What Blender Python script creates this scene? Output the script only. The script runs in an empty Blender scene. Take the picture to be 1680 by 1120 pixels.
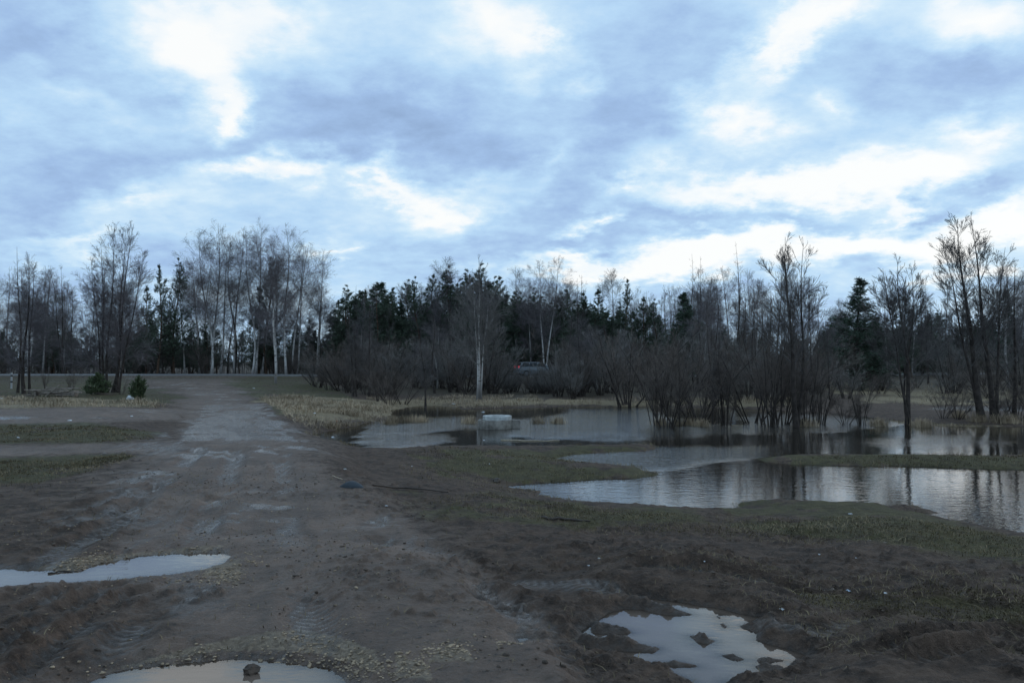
import bpy, bmesh, math, random
import numpy as np
from mathutils import Vector, Matrix

rng = np.random.default_rng(7)
random.seed(7)
S = bpy.context.scene
COL = S.collection

# ------------------------------------------------------------------ camera
F = 1307.0                       # focal length in pixels of a 1680 wide picture (28 mm)
EYE = 2.6
PITCH = math.atan(32 / F)
cam_d = bpy.data.cameras.new('camera')
cam_d.sensor_width = 36.0
cam_d.lens = 28.0
cam_d.clip_start = 0.1
cam_d.clip_end = 5000
cam = bpy.data.objects.new('camera', cam_d)
COL.objects.link(cam)
cam.location = (0, 0, EYE)
cam.rotation_euler = (math.pi / 2 + PITCH, 0, 0)
S.camera = cam
CP, SP = math.cos(PITCH), math.sin(PITCH)

def ray(px, py):
    a = (px - 840) / F
    b = (560 - py) / F
    return np.array([a, CP - b * SP, SP + b * CP])

def proj(x, y, z):
    zz = z - EYE
    d = y * CP + zz * SP
    u = -y * SP + zz * CP
    d = np.where(d > 0.05, d, 0.05)
    return 840 + F * x / d, 560 - F * u / d

def at(px, py, z):
    r = ray(px, py)
    t = (z - EYE) / r[2]
    return np.array([r[0] * t, r[1] * t])

# ------------------------------------------------------------------ world, sun, exposure
SUN_EL, SUN_AZ = math.radians(11), math.radians(64)
W = bpy.data.worlds.new('World')
S.world = W
W.use_nodes = True
nt = W.node_tree
nt.nodes.clear()

def NN(tree, typ, **kw):
    n = tree.nodes.new(typ)
    for k, v in kw.items():
        setattr(n, k, v)
    return n

def math_node(tree, op, a, b=None, c=None, clamp=False):
    n = tree.nodes.new('ShaderNodeMath')
    n.operation = op
    n.use_clamp = clamp
    for i, v in enumerate((a, b, c)):
        if v is None:
            continue
        if isinstance(v, (int, float)):
            n.inputs[i].default_value = v
        else:
            tree.links.new(v, n.inputs[i])
    return n.outputs[0]

def build_sky():
    L = nt.links.new
    M = lambda *a, **k: math_node(nt, *a, **k)
    out = NN(nt, 'ShaderNodeOutputWorld')
    bg = NN(nt, 'ShaderNodeBackground')
    bg.inputs['Strength'].default_value = 0.1
    L(bg.outputs[0], out.inputs[0])
    sky = NN(nt, 'ShaderNodeTexSky', sky_type='NISHITA', sun_disc=False)
    sky.sun_elevation = SUN_EL
    sky.sun_rotation = SUN_AZ
    tc = NN(nt, 'ShaderNodeTexCoord')
    sep = NN(nt, 'ShaderNodeSeparateXYZ')
    L(tc.outputs['Generated'], sep.inputs[0])
    dx, dy, dz = sep.outputs
    up = M('MAXIMUM', dz, 0.0)
    # the cloud deck: a flat layer overhead, so clouds draw together towards the horizon
    den = M('ADD', up, 0.30)
    cx, cy = M('DIVIDE', dx, den), M('DIVIDE', dy, den)
    cmb = NN(nt, 'ShaderNodeCombineXYZ')
    L(cx, cmb.inputs[0]); L(cy, cmb.inputs[1])
    deck = cmb.outputs[0]
    yy = M('MAXIMUM', dy, 0.05)
    u, v = M('DIVIDE', dx, yy), M('DIVIDE', dz, yy)
    cmb2 = NN(nt, 'ShaderNodeCombineXYZ')
    L(u, cmb2.inputs[0]); L(v, cmb2.inputs[1])

    def noise(vec, scale, detail, rough, off=0.0, color=False, sx=1.0, sy=1.0):
        mp = NN(nt, 'ShaderNodeMapping')
        mp.inputs['Location'].default_value = (off, off * 1.7, off * 0.3)
        mp.inputs['Scale'].default_value = (sx, sy, 1)
        L(vec, mp.inputs['Vector'])
        n = NN(nt, 'ShaderNodeTexNoise')
        n.inputs['Scale'].default_value = scale
        n.inputs['Detail'].default_value = detail
        n.inputs['Roughness'].default_value = rough
        L(mp.outputs[0], n.inputs['Vector'])
        return n.outputs['Color' if color else 'Fac']
    # fractal warp of the place of each cloud
    wv = noise(deck, 2.4, 7.0, 0.62, 3.1, True)
    sub = NN(nt, 'ShaderNodeVectorMath', operation='SUBTRACT')
    L(wv, sub.inputs[0]); sub.inputs[1].default_value = (0.5, 0.5, 0.5)
    scl = NN(nt, 'ShaderNodeVectorMath', operation='MULTIPLY')
    L(sub.outputs[0], scl.inputs[0]); scl.inputs[1].default_value = (0.33, 0.21, 0)
    add = NN(nt, 'ShaderNodeVectorMath', operation='ADD')
    L(cmb2.outputs[0], add.inputs[0]); L(scl.outputs[0], add.inputs[1])
    warped = add.outputs[0]
    # (x, y, rx, ry, tilt deg, amount): thin (+) and thick (-) places of the deck
    B = [(320, 45, 145, 80, -8, .54), (470, 30, 120, 60, 0, .32), (350, 140, 60, 80, 30, .5), (380, 195, 30, 45, 0, .45),
         (810, 30, 90, 80, 0, .46), (880, 70, 60, 60, 0, .38),
         (1270, 75, 130, 38, 38, .55), (1330, 20, 110, 40, 0, .3), (1600, 20, 170, 70, 0, .5), (1180, 200, 75, 48, 10, .5),
         (1360, 160, 60, 26, 0, .25), (1610, 195, 80, 30, 10, .42), (1240, 305, 230, 36, 6, .5), (1420, 280, 190, 46, 8, .54),
         (1560, 265, 80, 34, 0, .4), (1440, 345, 60, 26, 45, .4), (1640, 345, 120, 24, 5, .5), (1420, 400, 330, 40, 3, .72), (1130, 425, 130, 36, 12, .72), (960, 452, 120, 22, 0, .5), (1680, 395, 120, 34, 0, .4),
         (410, 300, 90, 28, 0, .55), (515, 302, 52, 34, 0, .45), (640, 315, 110, 22, -12, .38), (735, 330, 60, 40, 30, .45), (950, 366, 50, 16, 0, .45), (1050, 310, 60, 20, 0, .3),
         (230, 338, 140, 26, 0, .28), (130, 390, 120, 16, 8, .25), (545, 408, 40, 18, 20, .3), (120, 140, 120, 30, -25, .14),
         (950, 130, 40, 30, 40, .25), (870, 260, 90, 40, 30, .2), (700, 70, 60, 40, 0, .15),
         (60, 60, 220, 150, -30, -.34), (60, 285, 260, 90, -6, -.30), (260, 265, 260, 60, 0, -.24), (560, 190, 280, 90, -5, -.28), (640, 235, 240, 60, 0, -.36), (1030, 60, 170, 140, 0, -.24), (960, 190, 130, 90, 30, -.2),
         (1010, 245, 120, 50, 25, -.22), (1290, 368, 240, 30, 2, -.42), (1480, 345, 110, 26, 18, -.4), (1640, 295, 100, 40, 20, -.36), (1620, 110, 110, 60, 20, -.26), (1480, 120, 120, 50, 25, -.14),
         (900, 335, 160, 50, 5, -.2), (850, 420, 180, 40, 5, -.26), (330, 450, 420, 60, 0, -.2), (60, 340, 160, 40, 0, -.22), (1450, 450, 250, 26, 0, -.22), (600, 420, 180, 40, 0, -.1)]
    tot = None
    for (x, y, rx, ry, tilt, amt) in B:
        r = ray(x, y)
        mp = NN(nt, 'ShaderNodeMapping', vector_type='TEXTURE')
        mp.inputs['Location'].default_value = (r[0] / r[1], r[2] / r[1], 0)
        mp.inputs['Rotation'].default_value = (0, 0, math.radians(tilt))
        mp.inputs['Scale'].default_value = (rx * 1.75 / F, ry * 1.75 / F, 1)
        L(warped, mp.inputs['Vector'])
        g = NN(nt, 'ShaderNodeTexGradient', gradient_type='QUADRATIC_SPHERE')
        L(mp.outputs[0], g.inputs['Vector'])
        tot = M('MULTIPLY_ADD', g.outputs['Fac'], amt * (1.0 if amt > 0 else .62), tot if tot is not None else 0.0)
    n1 = noise(deck, 1.15, 9.0, 0.56, 11.3, sx=0.85, sy=1.1)
    n2 = noise(deck, 4.4, 8.0, 0.64, 5.7, sx=0.85, sy=1.1)
    t = M('MULTIPLY_ADD', n1, 0.50, 0.335)
    t = M('MULTIPLY_ADD', n2, 0.58, M('ADD', t, -0.29))
    n3 = noise(deck, 15.0, 6.0, 0.6, 2.2, sx=0.9)
    t = M('MULTIPLY_ADD', n3, 0.20, M('ADD', t, -0.10))
    t = M('ADD', t, tot)
    ramp = NN(nt, 'ShaderNodeValToRGB')
    cr = ramp.color_ramp
    stops = [(0.0, (.23, .31, .50)), (.20, (.285, .415, .65)), (.40, (.395, .58, .885)), (.56, (.53, .77, 1.03)), (.72, (.72, .92, 1.08)), (.86, (.98, 1.05, 1.10)), (1.0, (1.08, 1.10, 1.10))]
    while len(cr.elements) < len(stops):
        cr.elements.new(0.5)
    for e, (p, c) in zip(cr.elements, stops):
        e.position = p
        e.color = (*c, 1)
    L(t, ramp.inputs[0])
    m10 = NN(nt, 'ShaderNodeVectorMath', operation='SCALE')
    L(ramp.outputs[0], m10.inputs[0]); m10.inputs['Scale'].default_value = 9.3
    mix = NN(nt, 'ShaderNodeMix', data_type='RGBA')
    mix.inputs['Factor'].default_value = 0.05
    L(m10.outputs[0], mix.inputs['A']); L(sky.outputs[0], mix.inputs['B'])
    L(mix.outputs['Result'], bg.inputs['Color'])
build_sky()

sun_d = bpy.data.lights.new('sun', 'SUN')
sun_d.energy = 0.5
sun_d.angle = math.radians(24)
sun_d.color = (1.0, 0.93, 0.84)
sun = bpy.data.objects.new('sun', sun_d)
COL.objects.link(sun)
sdir = Vector((math.sin(SUN_AZ) * math.cos(SUN_EL), math.cos(SUN_AZ) * math.cos(SUN_EL), math.sin(SUN_EL)))
sun.rotation_euler = (-sdir).to_track_quat('-Z', 'Y').to_euler()
sun.location = (60, 60, 60)

S.view_settings.view_transform = 'Standard'
S.view_settings.look = 'None'
S.view_settings.exposure = 0.0
S.view_settings.gamma = 1.0
S.view_settings.use_curve_mapping = False
S.cycles.max_bounces = 6
S.cycles.diffuse_bounces = 3
S.cycles.glossy_bounces = 3
S.cycles.transparent_max_bounces = 4
S.cycles.use_denoising = True

# ------------------------------------------------------------------ helpers
def tag(o, label=None, cat=None, group=None, kind=None):
    if label: o['label'] = label
    if cat: o['category'] = cat
    if group: o['group'] = group
    if kind: o['kind'] = kind
    return o

def mesh_np(name, verts, quads=None, tris=None, smooth=False):
    me = bpy.data.meshes.new(name)
    verts = np.asarray(verts, dtype=np.float32).reshape(-1, 3)
    nq = 0 if quads is None else len(quads)
    ntr = 0 if tris is None else len(tris)
    me.vertices.add(len(verts))
    me.vertices.foreach_set('co', verts.ravel())
    loops = []
    starts = []
    if nq:
        loops.append(np.asarray(quads, dtype=np.int32).ravel())
        starts.append(np.arange(nq, dtype=np.int32) * 4)
    if ntr:
        loops.append(np.asarray(tris, dtype=np.int32).ravel())
        starts.append(nq * 4 + np.arange(ntr, dtype=np.int32) * 3)
    loops = np.concatenate(loops)
    starts = np.concatenate(starts)
    me.loops.add(len(loops))
    me.loops.foreach_set('vertex_index', loops)
    me.polygons.add(nq + ntr)
    me.polygons.foreach_set('loop_start', starts)
    if smooth:
        me.polygons.foreach_set('use_smooth', np.ones(nq + ntr, dtype=bool))
    me.update(calc_edges=True)
    return me

def link(name, me, mat=None, parent=None):
    o = bpy.data.objects.new(name, me)
    COL.objects.link(o)
    if mat is not None and me is not None and not me.materials:
        me.materials.append(mat)
    if parent is not None:
        o.parent = parent
    return o

def empty(name, loc=(0, 0, 0), rz=0):
    o = bpy.data.objects.new(name, None)
    COL.objects.link(o)
    o.location = loc
    o.rotation_euler = (0, 0, rz)
    o.empty_display_size = 0.2
    return o

def bm_obj(name, bm, mat, parent=None, smooth=False):
    me = bpy.data.meshes.new(name)
    bm.normal_update()
    bm.to_mesh(me)
    bm.free()
    if smooth:
        for p in me.polygons: p.use_smooth = True
    return link(name, me, mat, parent)

def tubes(P, R, sides=3, cap=False):
    """P (N,K,3) centre lines, R (N,K) radii -> verts, quads"""
    N, K, _ = P.shape
    T = np.empty_like(P)
    T[:, 1:-1] = P[:, 2:] - P[:, :-2]
    T[:, 0] = P[:, 1] - P[:, 0]
    T[:, -1] = P[:, -1] - P[:, -2]
    T /= np.linalg.norm(T, axis=2, keepdims=True) + 1e-9
    mean = P[:, -1] - P[:, 0]
    mean /= np.linalg.norm(mean, axis=1, keepdims=True) + 1e-9
    ref = np.where(np.abs(mean[:, 2:3]) > 0.8, np.array([[1.0, 0, 0]]), np.array([[0, 0, 1.0]]))
    A = np.cross(T, ref[:, None, :])
    A /= np.linalg.norm(A, axis=2, keepdims=True) + 1e-9
    Bn = np.cross(T, A)
    ang = np.arange(sides) * 2 * math.pi / sides
    V = (P[:, :, None, :] + R[:, :, None, None] * (A[:, :, None, :] * np.cos(ang)[None, None, :, None] + Bn[:, :, None, :] * np.sin(ang)[None, None, :, None]))
    idx = np.arange(N * K * sides).reshape(N, K, sides)
    a = idx[:, :-1, :]
    b = np.roll(a, -1, axis=2)
    c = idx[:, 1:, :]
    d = np.roll(c, -1, axis=2)
    Q = np.stack([a, b, d, c], axis=-1).reshape(-1, 4)
    return V.reshape(-1, 3), Q

class Geo:
    def __init__(self):
        self.v, self.q, self.t, self.n = [], [], [], 0
    def add(self, v, q=None, t=None):
        if q is not None: self.q.append(np.asarray(q) + self.n)
        if t is not None: self.t.append(np.asarray(t) + self.n)
        self.v.append(np.asarray(v)); self.n += len(v)
    def mesh(self, name, smooth=False):
        return mesh_np(name, np.concatenate(self.v), np.concatenate(self.q) if self.q else None, np.concatenate(self.t) if self.t else None, smooth)

# value noise
def _hash(ix, iy, seed):
    h = (ix.astype(np.int64) * 374761393 + iy.astype(np.int64) * 668265263 + seed * 144269) & 0x7fffffff
    h = (h ^ (h >> 13)) * 1274126177 & 0x7fffffff
    h = h ^ (h >> 16)
    return (h & 0xffff) / 65535.0

def vnoise(x, y, seed=0):
    x0, y0 = np.floor(x), np.floor(y)
    fx, fy = x - x0, y - y0
    fx = fx * fx * fx * (fx * (fx * 6 - 15) + 10)
    fy = fy * fy * fy * (fy * (fy * 6 - 15) + 10)
    a, b = _hash(x0, y0, seed), _hash(x0 + 1, y0, seed)
    c, d = _hash(x0, y0 + 1, seed), _hash(x0 + 1, y0 + 1, seed)
    return (a + (b - a) * fx) * (1 - fy) + (c + (d - c) * fx) * fy

def fbm(x, y, scale, octs=4, seed=0, gain=0.5):
    s, amp, tot, f = 0.0, 1.0, 0.0, 1.0 / scale
    for o in range(octs):
        ca, sa = math.cos(o * 1.1 + 0.4), math.sin(o * 1.1 + 0.4)
        s = s + amp * vnoise((x * ca - y * sa) * f + 17.3 * o, (x * sa + y * ca) * f - 9.1 * o, seed + o)
        tot += amp
        amp *= gain
        f *= 2.03
    return s / tot - 0.5

def sstep(a, b, x):
    t = np.clip((x - a) / (b - a), 0, 1)
    return t * t * (3 - 2 * t)

def sdf(poly, x, y):
    """signed distance to a polygon, positive outside"""
    p = np.asarray(poly, float)
    d = np.full(np.shape(x), 1e18)
    inside = np.zeros(np.shape(x), bool)
    n = len(p)
    for i in range(n):
        x0, y0 = p[i]
        x1, y1 = p[(i + 1) % n]
        ex, ey = x1 - x0, y1 - y0
        wx, wy = x - x0, y - y0
        t = np.clip((wx * ex + wy * ey) / (ex * ex + ey * ey + 1e-12), 0, 1)
        d = np.minimum(d, (wx - ex * t) ** 2 + (wy - ey * t) ** 2)
        if y0 != y1:
            c = ((y0 > y) != (y1 > y)) & (x < ex * (y - y0) / (y1 - y0) + x0)
            inside ^= c
    d = np.sqrt(d)
    return np.where(inside, -d, d)

def linedist(pts, x, y):
    """distance to a polyline, and signed side offset and arc length"""
    p = np.asarray(pts, float)
    best = np.full(np.shape(x), 1e18)
    side = np.zeros(np.shape(x)); arc = np.zeros(np.shape(x))
    s = 0.0
    for i in range(len(p) - 1):
        ex, ey = p[i + 1] - p[i]
        l = math.hypot(ex, ey)
        wx, wy = x - p[i, 0], y - p[i, 1]
        t = np.clip((wx * ex + wy * ey) / (l * l), 0, 1)
        d = np.hypot(wx - ex * t, wy - ey * t)
        m = d < best
        best = np.where(m, d, best)
        side = np.where(m, np.sign(ex * wy - ey * wx), side)
        arc = np.where(m, s + t * l, arc)
        s += l
    return best, side * best, arc

# ------------------------------------------------------------------ the lie of the land
Wp = lambda pts, z=0.0: np.array([at(px, py, z) for px, py in pts])
POND = Wp([(515, 712), (560, 703), (600, 694), (650, 684), (660, 677), (700, 672), (780, 671), (880, 668), (960, 666), (1100, 667), (1250, 671),
           (1370, 678), (1430, 684), (1480, 694), (1560, 700), (1700, 700), (1950, 704), (2300, 720), (2300, 960), (2000, 945), (1800, 907), (1680, 885), (1610, 872),
           (1560, 857), (1500, 848), (1538, 840), (1500, 834), (1400, 832), (1290, 827), (1215, 826), (1203, 834), (1196, 841), (1090, 838), (990, 826), (900, 815), (840, 803),
           (826, 796), (870, 793), (910, 791), (960, 788), (1030, 787), (1085, 779), (1070, 772), (1040, 763), (960, 760), (912, 753), (960, 744), (1060, 741),
           (1074, 735), (1060, 731), (900, 733), (740, 736), (690, 738), (640, 742), (600, 738), (560, 729)])
STRIP = Wp([(1235, 753), (1300, 748), (1400, 747), (1700, 749), (2000, 755), (2000, 776), (1680, 770), (1500, 765), (1300, 761)])
FARW = [Wp([(1530, 668), (1640, 666), (1800, 671), (1640, 676), (1520, 673)]), Wp([(1530, 659), (1650, 657), (1780, 660), (1640, 664)])]
POND_HOLLOW = Wp([(640, 672), (700, 664), (760, 668), (700, 690), (640, 692)])

PUD_A = [(-90, 938), (0, 932), (60, 934), (130, 937), (160, 925), (230, 912), (300, 907), (360, 906), (380, 912), (370, 924), (330, 936), (240, 947), (150, 955), (80, 958), (20, 965), (-90, 978)]
PUD_B = [(130, 1125), (190, 1100), (280, 1088), (380, 1080), (460, 1085), (540, 1096), (560, 1110), (585, 1140), (560, 1240), (60, 1240)]
PUD_C = [(1034, 979), (1086, 986), (1143, 994), (1183, 1000), (1237, 1012), (1277, 1014), (1240, 1020), (1211, 1027), (1240, 1038), (1234, 1051), (1269, 1060), (1311, 1071), (1330, 1077),
         (1294, 1086), (1291, 1105), (1240, 1111), (1197, 1121), (1180, 1150), (1126, 1116), (1097, 1101), (1057, 1090), (1023, 1087), (977, 1077), (940, 1063), (943, 1054), (963, 1049), (954, 1034), (986, 1017), (1000, 1008), (1060, 990)]
PUD_C_ISLETS = [[(1005, 985), (1057, 985), (1097, 995), (1150, 1008), (1143, 1011), (1097, 1010), (1051, 1001), (1008, 1000)], [(966, 1020), (985, 1020), (1034, 1037), (1010, 1039), (970, 1037)],
                [(943, 1049), (1000, 1050), (1077, 1064), (1070, 1068), (1000, 1064), (946, 1057)], [(1130, 1043), (1150, 1041), (1180, 1052), (1165, 1056), (1145, 1054)],
                [(1080, 1088), (1110, 1086), (1140, 1092), (1110, 1094)], [(1183, 1075), (1205, 1073), (1228, 1082), (1210, 1086)], [(1163, 1010), (1180, 1006), (1191, 1014), (1180, 1018)],
                [(1177, 1023), (1190, 1020), (1196, 1030), (1185, 1032)], [(1235, 1077), (1290, 1080), (1300, 1086), (1240, 1088)], [(1236, 1091), (1280, 1090), (1290, 1100), (1250, 1104)]]
PUD_D = [(843, 1046), (870, 1040), (880, 1050), (850, 1056)]
LV = {'a': 0.83, 'b': 0.84, 'c': 0.79, 'd': 0.84}
PUDW = {'a': Wp(PUD_A, LV['a']), 'b': Wp(PUD_B, LV['b']), 'c': Wp(PUD_C, LV['c']), 'd': Wp(PUD_D, LV['d'])}
ISL = [Wp(p, LV['c']) for p in PUD_C_ISLETS]

CTRL = [(840, 1120, .94), (200, 1120, .93), (1600, 1120, .97), (-200, 1000, .93), (200, 960, .90), (200, 1010, .92), (600, 950, .93), (1100, 950, .87), (1100, 1040, .87), (1600, 950, .84), (1900, 1000, .9),
        (575, 797, .83), (300, 800, .85), (100, 800, .82), (420, 735, .82), (500, 750, .80), (320, 735, .82), (400, 716, .46), (470, 705, .42), (380, 670, .42), (365, 645, .66), (350, 625, 1.05),
        (100, 680, .62), (100, 705, .66), (50, 745, .74), (200, 655, .68), (100, 641, .74), (50, 628, .95), (-200, 690, .75), (-200, 640, .8), (250, 640, .72),
        (1000, 850, .55), (1300, 870, .5), (700, 800, .6), (700, 850, .72), (900, 890, .72), (1500, 900, .62), (800, 765, .35), (650, 760, .45), (900, 770, .3),
        (470, 665, .55), (520, 655, .5), (580, 672, .42), (450, 628, .9), (560, 640, .5), (640, 655, .35), (900, 650, .3), (1200, 648, .3), (1600, 645, .32), (1500, 690, .3), (1300, 640, .35), (2000, 690, .3), (2300, 800, .5), (1400, 620, .6), (700, 627, .7), (1000, 625, .6)]
cw = [(*at(px, py, z), z) for px, py, z in CTRL]
for k in range(12):
    a = k * math.pi / 6
    cw.append((170 * math.sin(a), 170 * math.cos(a), 0.8))
    if math.cos(a) < 0.75: cw.append((60 * math.sin(a), 60 * math.cos(a) if math.cos(a) < .4 else 30, 0.9))
    if math.cos(a) < 0.3: cw.append((8 * math.sin(a), 8 * math.cos(a), 0.95))
cw = np.array(cw)
_ct, _cl = np.arctan2(cw[:, 0], cw[:, 1]), np.log(np.hypot(cw[:, 0], cw[:, 1]) + 0.3)

HWY = np.array([(-260, 60), (-120, 75), (-60, 79.5), (-27, 81), (0, 83.5), (20, 89), (60, 108), (130, 150), (260, 230)], float)
def hwy_z(x):
    return np.interp(x, [-120, -30, 0, 25, 80], [1.30, 1.24, 1.02, 0.95, 0.9])

RUTS = [([(395, 727), (330, 860), (300, 960), (120, 1130)], .17, .045), ([(330, 727), (190, 850), (60, 930), (-150, 1020)], .17, .05), ([(460, 727), (470, 850), (500, 960), (540, 1130)], .17, .035),
        ([(185, 962), (90, 1022), (-40, 1100)], .10, .05), ([(225, 972), (140, 1040), (20, 1135)], .10, .055), ([(120, 966), (40, 1005), (-80, 1060)], .10, .045), ([(60, 850), (150, 820), (260, 790)], .2, .05), ([(20, 880), (120, 850), (230, 815)], .2, .05),
        ([(1290, 1115), (1420, 1085), (1560, 1060), (1720, 1030)], .09, .07), ([(1330, 1135), (1500, 1105), (1720, 1065)], .09, .07), ([(1000, 905), (1200, 920), (1400, 945), (1720, 985)], .13, .05),
        ([(1050, 925), (1250, 945), (1400, 965)], .13, .05), ([(620, 860), (760, 930), (900, 1040), (1000, 1140)], .16, .045), ([(700, 870), (850, 930), (1000, 960)], .2, .06), ([(1060, 1110), (1040, 1085), (1000, 1060)], .1, .04),
        ([(1250, 1010), (1350, 1030), (1450, 1005)], .12, .05)]
RUTW = [(Wp(p, .88), w, d) for p, w, d in RUTS]
CREST = Wp([(200, 740), (300, 729), (380, 727), (470, 727), (545, 745), (600, 770)], .82)

def H(x, y):
    x = np.asarray(x, float); y = np.asarray(y, float)
    shp = x.shape
    x = x.ravel(); y = y.ravel()
    r = np.hypot(x, y)
    th, lr = np.arctan2(x, y), np.log(r + 0.3)
    num = np.zeros_like(x); den = np.zeros_like(x)
    for i in range(len(cw)):
        dt = (th - _ct[i] + math.pi) % (2 * math.pi) - math.pi
        w = 1.0 / ((dt * 2.2) ** 2 + (lr - _cl[i]) ** 2 + 0.004) ** 2.2
        num += w * cw[i, 2]; den += w
    h = num / den
    damp = sstep(150, 40, r)
    h = h + 0.10 * fbm(x, y, 5.0, 3, 5) * damp * sstep(3, 12, r)
    # churned mud: lumps close by
    near = r < 34
    if near.any():
        xn, yn, rn = x[near], y[near], r[near]
        lump = 0.085 * fbm(xn, yn, 1.1, 4, 21, .5) + 0.085 * np.abs(fbm(xn, yn, 0.42, 4, 31, .62)) + 0.045 * fbm(xn, yn, 0.16, 3, 37, .65)
        px, py = proj(xn, yn, h[near])
        smooth_road = 1 - 0.62 * sstep(60, -60, sdf([(-100, 820), (180, 770), (300, 727), (480, 727), (620, 840), (760, 940), (900, 1120), (300, 1120), (420, 900), (100, 860)], px, py))
        clod = np.clip(fbm(xn, yn, 0.10, 3, 77, .6) - 0.05, 0, 1) * 0.17 * sstep(-.10, .10, fbm(xn, yn, 1.3, 3, 91))
        h[near] += lump * smooth_road + clod * (0.5 + 0.5 * smooth_road)
        for (pts, w, dep) in RUTW:
            lo, hi = pts.min(0) - 1, pts.max(0) + 1
            m = (xn > lo[0]) & (xn < hi[0]) & (yn > lo[1]) & (yn < hi[1])
            if not m.any(): continue
            xs, ys = xn[m], yn[m]
            wob = 0.08 * fbm(xs, ys, 1.5, 2, 3)
            d, sd_, arc = linedist(pts, xs + wob, ys)
            prof = -dep * np.exp(-(d / w) ** 4) + dep * 0.45 * np.exp(-((d - w * 1.45) / (w * 0.4)) ** 2)
            tread = dep * .15 * np.sin((arc + np.abs(sd_) * 0.8) * 2 * math.pi / 0.085) * np.exp(-(d / w) ** 6)
            part = sstep(-.20, .05, fbm(xs, ys, 1.1, 2, 13))
            hn = h[near]
            tmp = np.zeros_like(xn); tmp[m] = (prof + tread) * part
            h[near] = hn + tmp
    # the drop behind the crest of the mud plateau
    # pond
    mid = (r > 7) & (r < 120)
    if mid.any():
        xm, ym, rm = x[mid], y[mid], r[mid]
        wob = (0.6 * fbm(xm, ym, 1.5, 4, 41, .6) + .45 * fbm(xm, ym, .5, 4, 43, .6)) * sstep(9, 15, rm)
        sd = sdf(POND, xm, ym)
        st = sdf(STRIP, xm, ym)
        sd = np.maximum(sd, -st)
        for fw in FARW: sd = np.minimum(sd, sdf(fw, xm, ym))
        sd = np.minimum(sd, sdf(POND_HOLLOW, xm, ym))
        sd = sd + wob
        wid = np.interp(rm, [10, 16, 30, 60], [1.9, 1.5, 2.2, 3.0])
        k = 1 - np.exp(-np.clip(sd, 0, None) / wid)
        hm = np.where(sd > 0, 0.012 + (h[mid] - 0.012) * k, -0.35 * (1 - np.exp(sd / 0.9)))
        h[mid] = hm
    # puddles
    nr = r < 13
    if nr.any():
        xn, yn = x[nr], y[nr]
        hn = h[nr]
        wob = 0.10 * fbm(xn, yn, 0.25, 3, 61) + 0.10 * fbm(xn, yn, .8, 2, 63)
        SD = {}
        for k in 'dabc':
            sd = sdf(PUDW[k], xn, yn)
            if k == 'c':
                for p in ISL: sd = np.maximum(sd, -sdf(p, xn, yn) * 1.0)
            sd = sd + wob * {'a': .35, 'b': .4, 'c': .75, 'd': .3}[k]
            SD[k] = sd
            flo = LV[k] + .035 + .09 * np.clip(fbm(xn, yn, .4, 3, 67), -.1, 1) - np.clip(sd - (.5 if k != 'd' else .1), 0, None) * (.16 if k != 'd' else .5)
            hn = np.where(sd > 0, np.maximum(hn, flo), hn)
        for k in 'dabc':
            sd, lv = SD[k], LV[k]
            w_ = sstep(0.0, 0.45, sd)
            shore = lv + 0.004 + np.clip(sd, 0, .12) * (.45 if k == 'c' else .22) + np.clip(sd - .12, 0, 1) * 0.15 + 0.06 * np.clip(fbm(xn, yn, .10, 4, 71, .6) + (.03 if k == 'c' else 0), -.05, 1) * sstep(0, .05, sd) * (2.2 if k == 'c' else 1)
            out = shore * (1 - w_) + hn * w_
            hn = np.where(sd > 0, out, lv - 0.07 * (1 - np.exp(sd / 0.12)))
        h[nr] = hn
    # highway bank and asphalt bed
    fr = (r > 45)
    if fr.any():
        xf, yf = x[fr], y[fr]
        d, sd_, arc = linedist(HWY, xf, yf)
        zr = hwy_z(xf)
        bank = zr - 0.06 - np.clip(d - 4.6, 0, None) * 0.22
        hf = np.maximum(h[fr], bank)
        hf = np.where(d < 4.4, zr - 0.06, hf)
        h[fr] = hf
    return h.reshape(shp)

def H1(x, y):
    return float(H(np.array([x]), np.array([y]))[0])

def hit(px, py):
    """where the line of sight through a photo point meets the ground"""
    r = ray(px, py)
    t = np.concatenate([np.linspace(3.5, 30, 400), np.linspace(30.2, 160, 900)])
    X, Y, Z = r[0] * t, r[1] * t, EYE + r[2] * t
    g = H(X, Y)
    k = np.argmax(Z <= np.maximum(g, 0.0))
    if Z[k] > max(g[k], 0.0): k = len(t) - 1
    return np.array([X[k], Y[k], max(g[k], 0.0)])

# ------------------------------------------------------------------ materials
def new_mat(name):
    m = bpy.data.materials.new(name)
    m.use_nodes = True
    m.node_tree.nodes.clear()
    t = m.node_tree
    out = t.nodes.new('ShaderNodeOutputMaterial')
    b = t.nodes.new('ShaderNodeBsdfPrincipled')
    t.links.new(b.outputs[0], out.inputs[0])
    return m, t, b

def nz(t, vec, scale, detail=4, rough=.55, typ='Fac'):
    n = t.nodes.new('ShaderNodeTexNoise')
    n.inputs['Scale'].default_value = scale
    n.inputs['Detail'].default_value = detail
    n.inputs['Roughness'].default_value = rough
    if vec is not None: t.links.new(vec, n.inputs['Vector'])
    return n.outputs[typ]

def maprange(t, v, a, b, c=0.0, d=1.0):
    n = t.nodes.new('ShaderNodeMapRange')
    n.interpolation_type = 'SMOOTHSTEP'
    for i, x in zip((1, 2, 3, 4), (a, b, c, d)): n.inputs[i].default_value = x
    t.links.new(v, n.inputs[0])
    return n.outputs[0]

def mixc(t, f, a, b):
    n = t.nodes.new('ShaderNodeMix')
    n.data_type = 'RGBA'
    for key, v in (('Factor', f), ('A', a), ('B', b)):
        s = n.inputs[key]
        if isinstance(v, (int, float)): s.default_value = v
        elif isinstance(v, tuple): s.default_value = (*v, 1)
        else: t.links.new(v, s)
    return n.outputs['Result']

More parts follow.
